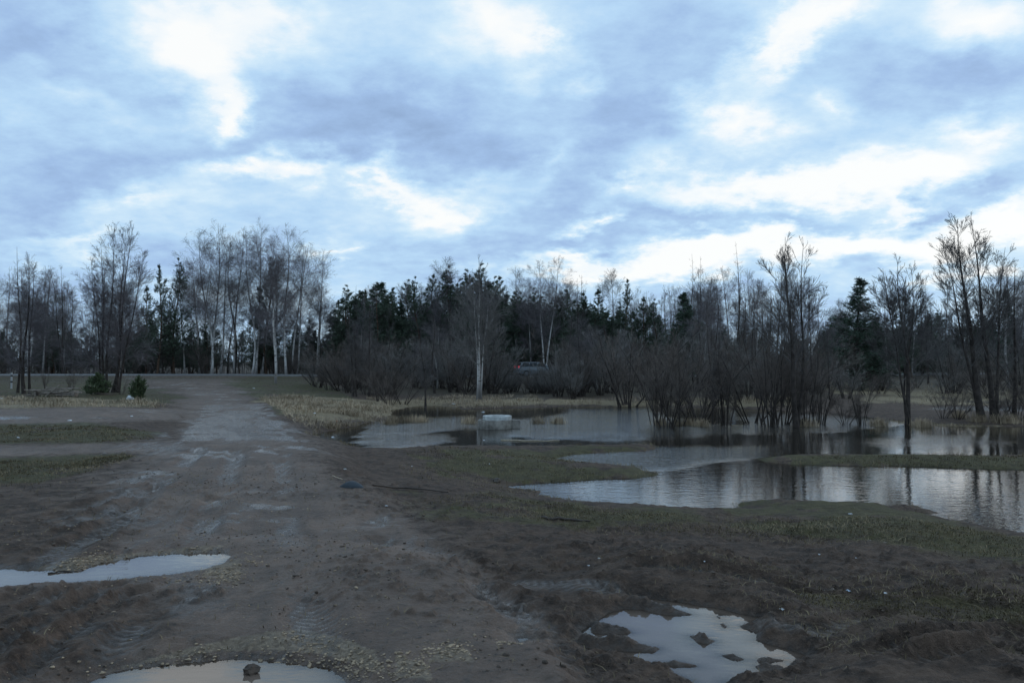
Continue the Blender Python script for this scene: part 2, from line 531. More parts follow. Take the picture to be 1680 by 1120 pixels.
def geo_pos(t):
    return t.nodes.new('ShaderNodeNewGeometry').outputs['Position']

def simple_mat(name, col, rough=.8, var=.35, scale=6.0, bump=0.0, spec=.3, metallic=0.0):
    m, t, b = new_mat(name)
    tc = t.nodes.new('ShaderNodeTexCoord').outputs['Object']
    n = nz(t, tc, scale, 5)
    dark = tuple(c * (1 - var) for c in col)
    lite = tuple(min(1, c * (1 + var)) for c in col)
    t.links.new(mixc(t, maprange(t, n, .3, .7), dark, lite), b.inputs['Base Color'])
    b.inputs['Roughness'].default_value = rough
    b.inputs['Specular IOR Level'].default_value = spec
    b.inputs['Metallic'].default_value = metallic
    if bump:
        bp = t.nodes.new('ShaderNodeBump')
        bp.inputs['Strength'].default_value = bump
        bp.inputs['Distance'].default_value = 0.02
        t.links.new(n, bp.inputs['Height'])
        t.links.new(bp.outputs[0], b.inputs['Normal'])
    return m

def ground_mat():
    m, t, b = new_mat('ground_mat')
    P = geo_pos(t)
    A = lambda n: (lambda a: (setattr(a, 'attribute_name', n), a.outputs['Fac'])[1])(t.nodes.new('ShaderNodeAttribute'))
    road, grass, straw, wet, gravel, litter = [A(k) for k in ('road', 'grass', 'straw', 'wet', 'gravel', 'forest')]
    Mm = lambda *a, **k: math_node(t, *a, **k)
    big, mid, fine, tiny = nz(t, P, .9, 5), nz(t, P, 4.5, 5, .6), nz(t, P, 22, 4, .65), nz(t, P, 90, 3, .6)
    crumb = nz(t, P, 15, 6, .75)
    patch = nz(t, P, 1.7, 4, .6)
    dark = mixc(t, maprange(t, mid, .32, .68), (.034, .0235, .0180), (.100, .066, .047))
    dark = mixc(t, Mm('MULTIPLY', maprange(t, fine, .5, .7), .6), dark, (.150, .102, .074))
    dark = mixc(t, Mm('MULTIPLY', maprange(t, crumb, .55, .66), .8), dark, (.020, .016, .013))
    pale = mixc(t, maprange(t, big, .3, .7), (.118, .077, .056), (.180, .123, .091))
    pale = mixc(t, Mm('MULTIPLY', maprange(t, mid, .50, .72), .75), pale, (.075, .055, .041))
    pale = mixc(t, Mm('MULTIPLY', maprange(t, crumb, .54, .64), maprange(t, patch, .42, .58)), pale, (.034, .026, .020))
    pale = mixc(t, Mm('MULTIPLY', maprange(t, fine, .6, .72), .5), pale, (.21, .165, .125))
    # tyre-churned patches of the road: the mask is broken up by noise
    rd = maprange(t, Mm('ADD', road, Mm('MULTIPLY', Mm('SUBTRACT', mid, .5), 1.3)), .15, .85)
    pale = mixc(t, Mm('MULTIPLY', maprange(t, tiny, .52, .68), .55), pale, (.060, .045, .034))
    dark = mixc(t, Mm('MULTIPLY', maprange(t, tiny, .54, .68), .5), dark, (.122, .085, .062))
    smp = t.nodes.new('ShaderNodeMapping'); smp.inputs['Scale'].default_value = (6.5, .55, 1); smp.inputs['Rotation'].default_value = (0, 0, -.22)
    t.links.new(P, smp.inputs[0])
    streak = nz(t, smp.outputs[0], 1.0, 4, .6)
    pale = mixc(t, Mm('MULTIPLY', maprange(t, streak, .50, .64), .55), pale, (.085, .060, .045))
    pale = mixc(t, Mm('MULTIPLY', maprange(t, patch, .46, .62), .55), pale, dark)
    c = mixc(t, rd, dark, pale)
    g1 = mixc(t, maprange(t, mid, .3, .7), (.044, .037, .018), (.082, .073, .030))
    g1 = mixc(t, Mm('MULTIPLY', maprange(t, fine, .48, .7), .5), g1, (.115, .092, .052))
    g1 = mixc(t, Mm('MULTIPLY', maprange(t, crumb, .54, .66), .6), g1, (.028, .023, .015))
    gm = maprange(t, Mm('ADD', grass, Mm('MULTIPLY', Mm('SUBTRACT', mid, .5), 1.1)), .2, .75)
    c = mixc(t, gm, c, g1)
    s1 = mixc(t, maprange(t, fine, .3, .7), (.13, .10, .06), (.30, .235, .145))
    sm = maprange(t, Mm('ADD', straw, Mm('MULTIPLY', Mm('SUBTRACT', mid, .5), .8)), .3, .65)
    c = mixc(t, sm, c, s1)
    f1 = mixc(t, maprange(t, fine, .3, .7), (.040, .032, .022), (.085, .066, .044))
    c = mixc(t, litter, c, f1)
    vor = t.nodes.new('ShaderNodeTexVoronoi')
    vor.inputs['Scale'].default_value = 42
    t.links.new(P, vor.inputs['Vector'])
    peb = mixc(t, vor.outputs['Color'], (.10, .075, .05), (.30, .235, .16))
    gv = maprange(t, Mm('ADD', gravel, Mm('MULTIPLY', Mm('SUBTRACT', fine, .5), 1.2)), .45, .75)
    c = mixc(t, Mm('MULTIPLY', gv, .7), c, peb)
    wm = maprange(t, Mm('ADD', Mm('ADD', wet, Mm('MULTIPLY', Mm('SUBTRACT', streak, .5), Mm('MULTIPLY', rd, 1.6))), Mm('MULTIPLY', Mm('SUBTRACT', crumb, .5), 1.3)), .18, .85)
    c = mixc(t, Mm('MULTIPLY', wm, .5), c, (.045, .035, .028))
    t.links.new(c, b.inputs['Base Color'])
    base_r = Mm('SUBTRACT', .84, Mm('MULTIPLY', rd, .22))
    t.links.new(Mm('SUBTRACT', base_r, Mm('MULTIPLY', wm, .40)), b.inputs['Roughness'])
    t.links.new(Mm('ADD', Mm('ADD', .24, Mm('MULTIPLY', rd, .08)), Mm('MULTIPLY', wm, .25)), b.inputs['Specular IOR Level'])
    hgt = Mm('ADD', Mm('MULTIPLY', crumb, .045), Mm('ADD', Mm('MULTIPLY', fine, .026), Mm('MULTIPLY', tiny, .008)))
    hgt = Mm('MULTIPLY', hgt, Mm('SUBTRACT', 1.0, Mm('MULTIPLY', wm, .8)))
    bp = t.nodes.new('ShaderNodeBump')
    bp.inputs['Strength'].default_value = 1.0
    bp.inputs['Distance'].default_value = 1.0
    t.links.new(hgt, bp.inputs['Height'])
    t.links.new(bp.outputs[0], b.inputs['Normal'])
    return m

def water_mat(name, col, amp_attr=True, amp=.0006, rough=.03, turb=9.0):
    m, t, b = new_mat(name)
    P = geo_pos(t)
    Mm = lambda *a, **k: math_node(t, *a, **k)
    b.inputs['Base Color'].default_value = (*col, 1)
    b.inputs['Roughness'].default_value = rough
    b.inputs['IOR'].default_value = 1.48
    # murky: the shallows let the bottom through, the deep does not
    dp = t.nodes.new('ShaderNodeAttribute'); dp.attribute_name = 'depth'
    op = Mm('SUBTRACT', 1.0, Mm('EXPONENT', Mm('MULTIPLY', dp.outputs['Fac'], -turb)))
    out = [n for n in t.nodes if n.type == 'OUTPUT_MATERIAL'][0]
    tr = t.nodes.new('ShaderNodeBsdfTransparent'); tr.inputs[0].default_value = (.80, .72, .62, 1)
    gl = t.nodes.new('ShaderNodeBsdfGlossy'); gl.inputs['Roughness'].default_value = rough
    fr = t.nodes.new('ShaderNodeFresnel'); fr.inputs[0].default_value = 1.48
    m1 = t.nodes.new('ShaderNodeMixShader'); m2 = t.nodes.new('ShaderNodeMixShader')
    t.links.new(fr.outputs[0], m1.inputs[0]); t.links.new(tr.outputs[0], m1.inputs[1]); t.links.new(gl.outputs[0], m1.inputs[2])
    t.links.new(op, m2.inputs[0]); t.links.new(m1.outputs[0], m2.inputs[1]); t.links.new(b.outputs[0], m2.inputs[2]); t.links.new(m2.outputs[0], out.inputs[0])
    mp = t.nodes.new('ShaderNodeMapping')
    mp.inputs['Scale'].default_value = (.75, 1.5, 1)
    mp.inputs['Rotation'].default_value = (0, 0, .25)
    t.links.new(P, mp.inputs[0])
    n1, n2 = nz(t, mp.outputs[0], 3.2, 3, .6), nz(t, mp.outputs[0], 9.0, 2, .6)
    h = Mm('ADD', Mm('MULTIPLY', n1, 1.0), Mm('MULTIPLY', n2, .45))
    if amp_attr:
        a = t.nodes.new('ShaderNodeAttribute'); a.attribute_name = 'ripple'
        h = Mm('MULTIPLY', h, Mm('MULTIPLY_ADD', a.outputs['Fac'], .085, .0030))
    else:
        h = Mm('MULTIPLY', h, amp)
    bp = t.nodes.new('ShaderNodeBump')
    bp.inputs['Strength'].default_value = 1.0
    bp.inputs['Distance'].default_value = 1.0
    t.links.new(h, bp.inputs['Height'])
    for nd in (b, gl, fr): t.links.new(bp.outputs[0], nd.inputs['Normal'])
    return m

def birch_bark():
    m, t, b = new_mat('birch_bark')
    tc = t.nodes.new('ShaderNodeTexCoord').outputs['Object']
    Mm = lambda *a, **k: math_node(t, *a, **k)
    mp = t.nodes.new('ShaderNodeMapping'); mp.inputs['Scale'].default_value = (2.5, 2.5, 6)
    t.links.new(tc, mp.inputs[0])
    n = nz(t, mp.outputs[0], 1.2, 4, .65)
    sep = t.nodes.new('ShaderNodeSeparateXYZ'); t.links.new(tc, sep.inputs[0])
    z = sep.outputs[2]
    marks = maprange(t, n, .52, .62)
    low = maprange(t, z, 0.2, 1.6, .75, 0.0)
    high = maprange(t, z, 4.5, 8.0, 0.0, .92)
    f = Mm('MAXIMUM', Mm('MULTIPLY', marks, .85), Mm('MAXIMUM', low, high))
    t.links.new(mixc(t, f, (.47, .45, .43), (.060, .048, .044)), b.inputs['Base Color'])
    b.inputs['Roughness'].default_value = .75
    b.inputs['Specular IOR Level'].default_value = .2
    return m

MAT = {}
MAT['ground'] = ground_mat()
MAT['pond'] = water_mat('pond_water_mat', (.026, .022, .017))
MAT['puddle'] = water_mat('puddle_water_mat', (.165, .125, .10), False, .0016, .02, 26.0)
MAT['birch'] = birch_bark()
MAT['bark'] = simple_mat('dark_bark', (.050, .041, .036), .9, .4, 5, .4, .15)
MAT['pine_bark'] = simple_mat('pine_bark', (.085, .055, .038), .9, .4, 5, .4, .15)
MAT['twig_birch'] = simple_mat('birch_twig', (.15, .134, .14), .85, .3, 2, 0, .15)
MAT['twig_grey'] = simple_mat('grey_twig', (.108, .098, .094), .85, .3, 2, 0, .15)
MAT['twig_willow'] = simple_mat('willow_twig', (.125, .104, .092), .85, .35, 1.5, 0, .15)
MAT['twig_pale'] = simple_mat('pale_twig', (.175, .165, .155), .85, .3, 1.5, 0, .15)
MAT['needle'] = simple_mat('pine_needle', (.066, .088, .060), .8, .5, 1.2, 0, .2)
MAT['needle_spruce'] = simple_mat('spruce_needle', (.054, .078, .054), .8, .5, 1.2, 0, .2)
MAT['shrub_green'] = simple_mat('juniper_green', (.062, .080, .040), .75, .4, 3, 0, .2)
MAT['straw'] = simple_mat('dry_grass_blade', (.32, .25, .172), .85, .45, .8, 0, .15)
MAT['turf'] = simple_mat('turf_blade', (.090, .071, .037), .85, .5, 1.2, 0, .15)
MAT['dead_turf'] = simple_mat('dead_turf_blade', (.17, .132, .080), .85, .5, 1.5, 0, .15)
MAT['pebble'] = simple_mat('pebble_stone', (.25, .19, .13), .8, .6, 30, 0, .3)
MAT['clod'] = simple_mat('mud_clod', (.066, .050, .039), .85, .45, 18, .5, .25)
MAT['concrete'] = simple_mat('old_concrete', (.19, .175, .155), .9, .45, 4, .6, .2)
MAT['concrete_new'] = simple_mat('pale_concrete', (.40, .41, .40), .85, .3, 5, .2, .2)
MAT['asphalt'] = simple_mat('asphalt', (.085, .083, .082), .55, .2, 3, .2, .4)
MAT['paint'] = simple_mat('white_paint', (.38, .38, .38), .6, .1, 4)
MAT['black'] = simple_mat('black_paint', (.02, .02, .02), .6, .1, 4)
MAT['car'] = simple_mat('silver_paint', (.11, .125, .14), .35, .05, 2, 0, .5, .3)
MAT['glass'] = simple_mat('dark_glass', (.02, .025, .03), .08, .1, 2, 0, .6)
MAT['rubber'] = simple_mat('rubber', (.02, .02, .02), .8, .2, 6)
MAT['scrap'] = simple_mat('blue_grey_rubber', (.030, .039, .048), .7, .25, 9, .3, .4)
MAT['plastic'] = simple_mat('white_plastic', (.55, .57, .59), .45, .25, 10, .2, .4)
MAT['wood'] = simple_mat('weathered_wood', (.22, .185, .155), .85, .35, 8, .4, .2)
MAT['stick'] = simple_mat('wet_stick', (.045, .035, .028), .7, .35, 12, .4, .3)
MAT['pale_stick'] = simple_mat('peeled_stick', (.40, .33, .24), .7, .2, 10, .2, .3)
MAT['orange'] = simple_mat('orange_plastic', (.55, .14, .06), .5, .1, 9)
MAT['blue_plastic'] = simple_mat('blue_plastic', (.45, .55, .68), .45, .15, 9)
def lamp_mat():
    m, t, b = new_mat('tail_light_red')
    b.inputs['Base Color'].default_value = (.5, .01, .02, 1)
    b.inputs['Emission Color'].default_value = (1, .08, .12, 1)
    b.inputs['Emission Strength'].default_value = .38
    b.inputs['Roughness'].default_value = .2
    return m
MAT['tail'] = lamp_mat()

# ------------------------------------------------------------------ ground sheet
def soft(poly, px, py, s):
    return sstep(s, -s, sdf(poly, px, py))

def build_ground():
    # rings closer together where the view meets the ground flatly
    rs = [0.0, 0.6, 1.2, 1.8, 2.3, 2.7, 3.0, 3.2]
    r = 3.35
    while r < 95:
        rs.append(r)
        r += min(0.40, max(0.010, r * r / (F * 1.75) * 1.30))
    while r < 2500:
        rs.append(r)
        r *= 1.07
    rs = np.array(rs)
    fine = np.arange(-0.64, 0.64, 0.0021)
    coarse = np.linspace(0.64, 2 * math.pi - 0.64, 84)[:-1]
    ths = np.concatenate([fine, coarse])
    nr, na = len(rs), len(ths)
    R, T = np.meshgrid(rs, ths, indexing='ij')
    X, Y = R * np.sin(T), R * np.cos(T)
    Z = H(X, Y)
    Z = np.where(R > 400, 0.8, Z)
    idx = np.arange(nr * na).reshape(nr, na)
    a, b = idx[:-1], np.roll(idx, -1, axis=1)[:-1]
    c, d = np.roll(idx, -1, axis=1)[1:], idx[1:]
    Q = np.stack([a, b, c, d], -1).reshape(-1, 4)
    V = np.stack([X, Y, Z], -1).reshape(-1, 3)
    me = mesh_np('ground', V, Q, smooth=True)
    x, y, z, r = V[:, 0], V[:, 1], V[:, 2], np.hypot(V[:, 0], V[:, 1])
    nx, ny = fbm(x, y, 2.2, 4, 101), fbm(x, y, 2.2, 4, 151)
    px, py = proj(x + nx * .05 * r, y + ny * .12 * r, z)
    front = (y > 1.5)
    zero = np.zeros_like(x)
    def mk(polys, s):
        o = zero.copy()
        for p in polys: o = np.maximum(o, soft(p, px, py, s))
        return o * front
    road = mk([[(-200, 1300), (-200, 860), (100, 800), (200, 768), (262, 738), (300, 725), (310, 690), (302, 660), (300, 640), (230, 622), (380, 620), (430, 655), (450, 690), (475, 715), (545, 745), (560, 790), (650, 830), (770, 900), (870, 1000), (940, 1120), (960, 1300)]], 62)
    road = np.maximum(road, mk([[(-200, 667), (150, 668), (310, 672), (310, 690), (200, 694), (100, 697), (-200, 697)], [(-200, 731), (150, 729), (300, 722), (330, 740), (200, 745), (60, 752), (-200, 757)]], 8))
    churn = mk([[(-200, 800), (200, 790), (260, 860), (150, 925), (-200, 935)], [(-200, 970), (200, 965), (330, 1010), (170, 1095), (-100, 1150)], [(700, 880), (900, 910), (1000, 960), (900, 1000)]], 45)
    road = road * (1 - .75 * churn)
    road = np.where(front, road, .4)
    grass = mk([[(-200, 700), (120, 694), (240, 701), (260, 714), (180, 727), (-200, 729)], [(-200, 757), (60, 753), (200, 746), (230, 751), (150, 770), (60, 790), (-200, 800)],
                [(660, 748), (740, 735), (1080, 732), (930, 753), (1090, 776), (1010, 789), (820, 789), (720, 780)], [(1230, 745), (2000, 745), (2000, 780), (1230, 768)], [(1190, 822), (1290, 822), (1540, 832), (1540, 844), (1200, 846)],
                [(-200, 620), (120, 618), (230, 626), (290, 648), (308, 660), (250, 669), (100, 663), (-200, 658)], [(365, 620), (480, 612), (560, 640), (600, 690), (470, 680), (420, 650)]], 5)
    grass = np.maximum(grass, .8 * mk([[(690, 825), (800, 808), (900, 817), (1200, 843), (1500, 838), (1700, 885), (2000, 950), (2000, 985), (1700, 925), (1500, 897), (1250, 875), (1100, 866), (930, 868), (820, 862)]], 12))
    grass = np.maximum(grass, .55 * mk([[(1280, 955), (1500, 960), (1900, 980), (1900, 1040), (1500, 1000), (1330, 985)], [(620, 800), (700, 795), (760, 850), (700, 860)], [(1500, 900), (1700, 930), (1900, 960), (1700, 960)]], 25))
    grass = grass * (.25 + .75 * sstep(-.22, .06, fbm(x, y, .9, 4, 221)))
    grass = np.where(front, grass, .35)
    straw = mk([[(425, 652), (480, 645), (560, 655), (700, 654), (880, 651), (905, 664), (700, 673), (600, 692), (530, 691), (475, 680)], [(900, 655), (1300, 652), (1300, 668), (900, 666)], [(1340, 630), (2000, 630), (2000, 668), (1400, 662)], [(-200, 651), (100, 654), (310, 660), (230, 669), (-200, 669)], [(1380, 688), (1480, 690), (1560, 696), (2000, 696), (2000, 702), (1400, 702)]], 5)
    straw = straw * (.65 + .8 * fbm(x, y, 3, 3, 201))
    wet = mk([[(300, 724), (300, 712), (336, 682), (360, 668), (410, 668), (445, 690), (485, 722)], [(185, 718), (270, 708), (270, 722), (200, 726)], [(500, 850), (570, 850), (590, 868), (500, 872)], [(225, 830), (320, 840), (300, 862), (225, 860)], [(800, 1040), (900, 1030), (910, 1060), (800, 1065)],
              [(300, 960), (360, 945), (400, 1000), (330, 1040), (280, 1010)], [(620, 1080), (800, 1050), (820, 1090), (640, 1110)], [(250, 735), (300, 735), (280, 755), (215, 752)]], 22)
    wet = wet * sstep(-.16, .16, fbm(x, y * .6, .8, 4, 311)) * np.interp(r, [5, 12, 17, 19], [.62, .7, .8, 1.0]) + wet * sstep(17, 20, r) * .45
    wn = sstep(.02, .20, fbm(x * .8, y, .55, 4, 301)) * sstep(-.12, .10, fbm(x, y, 2.6, 2, 321)) * road * .85
    wet = np.maximum(wet * .95, np.maximum(wn * sstep(16, 6, r) * .5, wn * sstep(6, 11, r) * 1.15))
    rut = zero.copy()
    nearr = np.where((r < 20) & front)[0]
    for (pts, w, dep) in RUTW:
        d, s2, arc = linedist(pts, x[nearr], y[nearr])
        part = sstep(-.20, .05, fbm(x[nearr], y[nearr], 1.1, 2, 13))
        rut[nearr] = np.maximum(rut[nearr], np.exp(-(d / w) ** 4) * part * (.8 + .2 * np.sin((arc + np.abs(s2) * .8) * 2 * math.pi / .085)))
    far = np.where((r > 17) & (r < 50) & front)[0]
    for pts, w in ((Wp([(352, 664), (338, 690), (316, 726)], .45), .42), (Wp([(428, 668), (446, 695), (470, 726)], .45), .42), (Wp([(392, 676), (386, 700), (378, 726)], .45), .25)):
        d, s2, arc = linedist(pts, x[far] + .3 * fbm(x[far], y[far], 1.5, 2, 17), y[far])
        rut[far] = np.maximum(rut[far], 1.2 * np.exp(-(d / w) ** 4) * sstep(-.22, .0, fbm(x[far], y[far], .8, 3, 19)))
    wet = np.maximum(wet, rut * .75 * (r < 17) + rut * 1.3 * (r >= 17))
    # damp rims of pond and puddles
    rim = sstep(.05, .0, z) * (r < 70) * .45
    for k in 'abcd': rim = np.maximum(rim, sstep(.16, .0, sdf(PUDW[k], x, y)) * .6 * (r < 14))
    wet = np.maximum(wet, rim)
    gravel = mk([[(50, 928), (160, 903), (300, 894), (365, 895), (345, 908), (150, 928), (130, 938)], [(335, 938), (390, 922), (395, 962), (330, 957)], [(140, 1097), (350, 1058), (480, 1036), (600, 1075), (630, 1112), (540, 1094), (460, 1082), (350, 1078)], [(715, 1068), (765, 1072), (775, 1092), (690, 1094)], [(640, 1080), (700, 1095), (700, 1125), (640, 1120)]], 10)
    gravel = np.maximum(gravel, .35 * road * sstep(.05, .25, fbm(x, y, 1.7, 3, 401)) * sstep(14, 5, r))
    forest = sstep(62, 78, r) * (1 - road) * .9
    forest = np.maximum(forest, mk([[(560, 600), (1350, 600), (1350, 650), (900, 652), (560, 645)]], 6))
    d, _, _ = linedist(HWY, x, y)
    verge = np.exp(-((d - 6.5) / 1.6) ** 2) * (r > 50)
    grass = np.maximum(grass, verge * .6); forest = forest * (1 - verge * .7)
    for nme, arr in (('road', road), ('grass', grass), ('straw', straw), ('wet', wet), ('gravel', gravel), ('forest', forest)):
        at_ = me.attributes.new(nme, 'FLOAT', 'POINT')
        at_.data.foreach_set('value', np.clip(arr, 0, 1).astype(np.float32))
    o = link('ground', me, MAT['ground'])
    tag(o, 'rutted muddy ground with worn turf and a dirt road running to the highway', kind='structure')
    return x, y, z, r, grass, straw, gravel, wet, road
GX = build_ground()

# pond water: one level sheet
def build_pond():
    xs, ys = np.arange(-14, 60, .35), np.arange(8.5, 60, .35)
    X, Y = np.meshgrid(xs, ys, indexing='ij')
    nx_, ny_ = X.shape
    g = H(X, Y)
    V = np.stack([X, Y, np.zeros_like(X)], -1).reshape(-1, 3)
    idx = np.arange(nx_ * ny_).reshape(nx_, ny_)
    Q = np.stack([idx[:-1, :-1], idx[1:, :-1], idx[1:, 1:], idx[:-1, 1:]], -1).reshape(-1, 4)
    low = (g < 0.06).ravel()
    Q = Q[low[Q].any(axis=1)]
    used = np.unique(Q)
    remap = np.full(len(V), -1); remap[used] = np.arange(len(used))
    V = V[used]; Q = remap[Q]
    me = mesh_np('pond_water', V, Q, smooth=True)
    x, y = V[:, 0], V[:, 1]
    px, py = proj(x + 1.2 * fbm(x, y, 2.5, 3, 511), y + 2.4 * fbm(x, y, 2.5, 3, 521), np.zeros_like(x))
    rip = np.zeros_like(x)
    for p, a in [([(590, 706), (620, 694), (760, 686), (900, 690), (940, 672), (1060, 672), (1110, 690), (1230, 705), (1200, 712), (1000, 716), (860, 714), (760, 700), (680, 712), (600, 714)], 1.0),
                 ([(600, 722), (640, 714), (740, 716), (720, 724), (650, 730)], .9), ([(1250, 680), (1400, 684), (1460, 694), (1330, 706), (1180, 712)], .8),
                 ([(900, 760), (960, 742), (1100, 732), (1280, 732), (1240, 752), (1100, 770), (1040, 768)], .7), ([(1500, 655), (1800, 655), (1800, 680), (1500, 676)], .5), ([(1400, 722), (1600, 716), (1680, 728), (1500, 734)], .25)]:
        rip = np.maximum(rip, a * soft(p, px, py, 7))
    rip = rip * (.8 + .8 * fbm(x, y, 1.6, 3, 531))
    base = .008 + .03 * sstep(0, .3, fbm(x, y, 4, 2, 541))
    dep = np.clip(-H(x, y), 0, 1)
    a2 = me.attributes.new('depth', 'FLOAT', 'POINT'); a2.data.foreach_set('value', dep.astype(np.float32))
    a_ = me.attributes.new('ripple', 'FLOAT', 'POINT')
    a_.data.foreach_set('value', np.clip(np.maximum(rip, base), 0, 1).astype(np.float32))
    tag(link('pond_water', me, MAT['pond']), 'dark flood water standing among the shrubs, rippled in pale bands', kind='structure')
build_pond()

def build_puddle(k, label):
    lo, hi = PUDW[k].min(0) - .3, PUDW[k].max(0) + .3
    st = .03
    xs, ys = np.arange(lo[0], hi[0], st), np.arange(lo[1], hi[1], st)
    X, Y = np.meshgrid(xs, ys, indexing='ij')
    sd = sdf(PUDW[k], X, Y)
    idx = np.arange(X.size).reshape(X.shape)
    Q = np.stack([idx[:-1, :-1], idx[1:, :-1], idx[1:, 1:], idx[:-1, 1:]], -1).reshape(-1, 4)
    near = (sd < .14).ravel()
    Q = Q[near[Q].any(axis=1)]
    V = np.stack([X, Y, np.full_like(X, LV[k])], -1).reshape(-1, 3)
    used = np.unique(Q)
    remap = np.full(len(V), -1); remap[used] = np.arange(len(used))
    me = mesh_np('puddle_water', V[used], remap[Q], smooth=True)
    dep = np.clip(LV[k] - H(V[used][:, 0], V[used][:, 1]), 0, 1)
    a2 = me.attributes.new('depth', 'FLOAT', 'POINT'); a2.data.foreach_set('value', dep.astype(np.float32))
    tag(link('puddle_water', me, MAT['puddle']), label, kind='structure')
build_puddle('a', 'long murky puddle across the wheel tracks, edged with gravel')
build_puddle('b', 'murky grey puddle at the bottom edge with a clod standing in it')
build_puddle('c', 'wide murky puddle broken up by small mud islets')
build_puddle('d', 'tiny pool of water in a wheel rut beside the wide puddle')

# highway: asphalt ribbon on its bank
def build_highway():
    s = np.concatenate([[0], np.cumsum(np.hypot(*np.diff(HWY, axis=0).T))])
    t = np.linspace(0, s[-1], 260)
    c = np.stack([np.interp(t, s, HWY[:, 0]), np.interp(t, s, HWY[:, 1])], -1)
    for _ in range(30): c[1:-1] = (c[:-2] + 2 * c[1:-1] + c[2:]) / 4
    tg = np.gradient(c, axis=0); tg /= np.linalg.norm(tg, axis=1, keepdims=True)
    nrm = np.stack([-tg[:, 1], tg[:, 0]], -1)
    zz = hwy_z(c[:, 0])
    rows = [np.column_stack([c + nrm * w, zz + dz]) for w, dz in ((-3.75, -.12), (-3.6, 0), (0, .04), (3.6, 0), (3.75, -.12))]
    V = np.stack(rows, 1)
    idx = np.arange(V.shape[0] * 5).reshape(-1, 5)
    Q = np.stack([idx[:-1, 1:], idx[:-1, :-1], idx[1:, :-1], idx[1:, 1:]], -1).reshape(-1, 4)
    tag(link('road', mesh_np('road', V.reshape(-1, 3), Q, smooth=False), MAT['asphalt']), 'grey asphalt highway on a low bank in front of the forest', kind='structure')
    for off in (-3.35, 3.35):
        rows = [np.column_stack([c + nrm * (off + w), zz + .04 * (1 - abs(off) / 3.6) + .006]) for w in (-.06, .06)]
        V = np.stack(rows, 1); idx = np.arange(V.shape[0] * 2).reshape(-1, 2)
        Q = np.stack([idx[:-1, 1], idx[:-1, 0], idx[1:, 0], idx[1:, 1]], -1)
        tag(link('road_marking', mesh_np('road_marking', V.reshape(-1, 3), Q), MAT['paint']), 'white edge line painted along the highway', kind='structure')
build_highway()

# ------------------------------------------------------------------ trees
def spawn(P, R, n, t0, t1, length, ang, K, up=0.0, wig=.12, rk=.55, rend=.3, tdist=1.0, rmin=.003, rel=False):
    """n side shoots from every line of P (N,K,3); length(t) and ang may be functions of the place t along the parent"""
    N, Kp, _ = P.shape
    t = t0 + (t1 - t0) * rng.random((N, n)) ** tdist
    f = t * (Kp - 1)
    i = np.clip(f.astype(int), 0, Kp - 2)
    w = (f - i)[..., None]
    ar = np.arange(N)[:, None]
    p = P[ar, i] * (1 - w) + P[ar, i + 1] * w
    tg = P[ar, i + 1] - P[ar, i]
    tg /= np.linalg.norm(tg, axis=-1, keepdims=True) + 1e-9
    r0 = (R[ar, i] * (1 - w[..., 0]) + R[ar, i + 1] * w[..., 0]) * rk
    p, tg, t, r0 = p.reshape(-1, 3), tg.reshape(-1, 3), t.ravel(), r0.ravel()
    M = len(p)
    rv = rng.normal(size=(M, 3))
    perp = rv - (rv * tg).sum(1, keepdims=True) * tg
    perp /= np.linalg.norm(perp, axis=1, keepdims=True) + 1e-9
    a = (ang(t) if callable(ang) else np.full(M, ang)) * (1 + .25 * rng.normal(size=M))
    d = tg * np.cos(a)[:, None] + perp * np.sin(a)[:, None]
    L = (length(t) if callable(length) else np.full(M, length)) * (.7 + .6 * rng.random(M))
    if rel:
        pl = np.linalg.norm(np.diff(P, axis=1), axis=2).sum(1)
        L = L * np.repeat(pl, n)
        cap_ = np.quantile(pl, .65)
        kp = rng.random(M) < np.clip(np.repeat(pl, n) / cap_, .2, 1.0)
        p, tg, t, r0, d, L = p[kp], tg[kp], t[kp], r0[kp], d[kp], L[kp]
        M = len(p)
    pts = [p]
    for k in range(K - 1):
        d = d + rng.normal(size=(M, 3)) * wig
        d[:, 2] += up
        d /= np.linalg.norm(d, axis=1, keepdims=True) + 1e-9
        pts.append(pts[-1] + d * (L / (K - 1))[:, None])
    C = np.stack(pts, 1)
    taper = np.linspace(1, rend, K)[None, :]
    RR = np.maximum(r0[:, None] * taper, rmin)
    return C, RR

def stem_line(base, top, K=9, wig=.15, bow=0.0):
    base, top = np.array(base, float), np.array(top, float)
    t = np.linspace(0, 1, K)[:, None]
    p = base + (top - base) * t
    L = np.linalg.norm(top - base)
    off = rng.normal(size=(3, 2)) * wig
    p[:, 0] += (off[0, 0] * np.sin(t * math.pi) + off[1, 0] * np.sin(t * 2 * math.pi) + .5 * off[2, 0] * np.sin(t * 3 * math.pi))[:, 0] * L * .05
    p[:, 1] += (off[0, 1] * np.sin(t * math.pi) + off[1, 1] * np.sin(t * 2 * math.pi))[:, 0] * L * .05
    if bow: p[:, :2] += (np.sin(t * math.pi / 2) - t) * (top - base)[None, :2] * bow
    return p

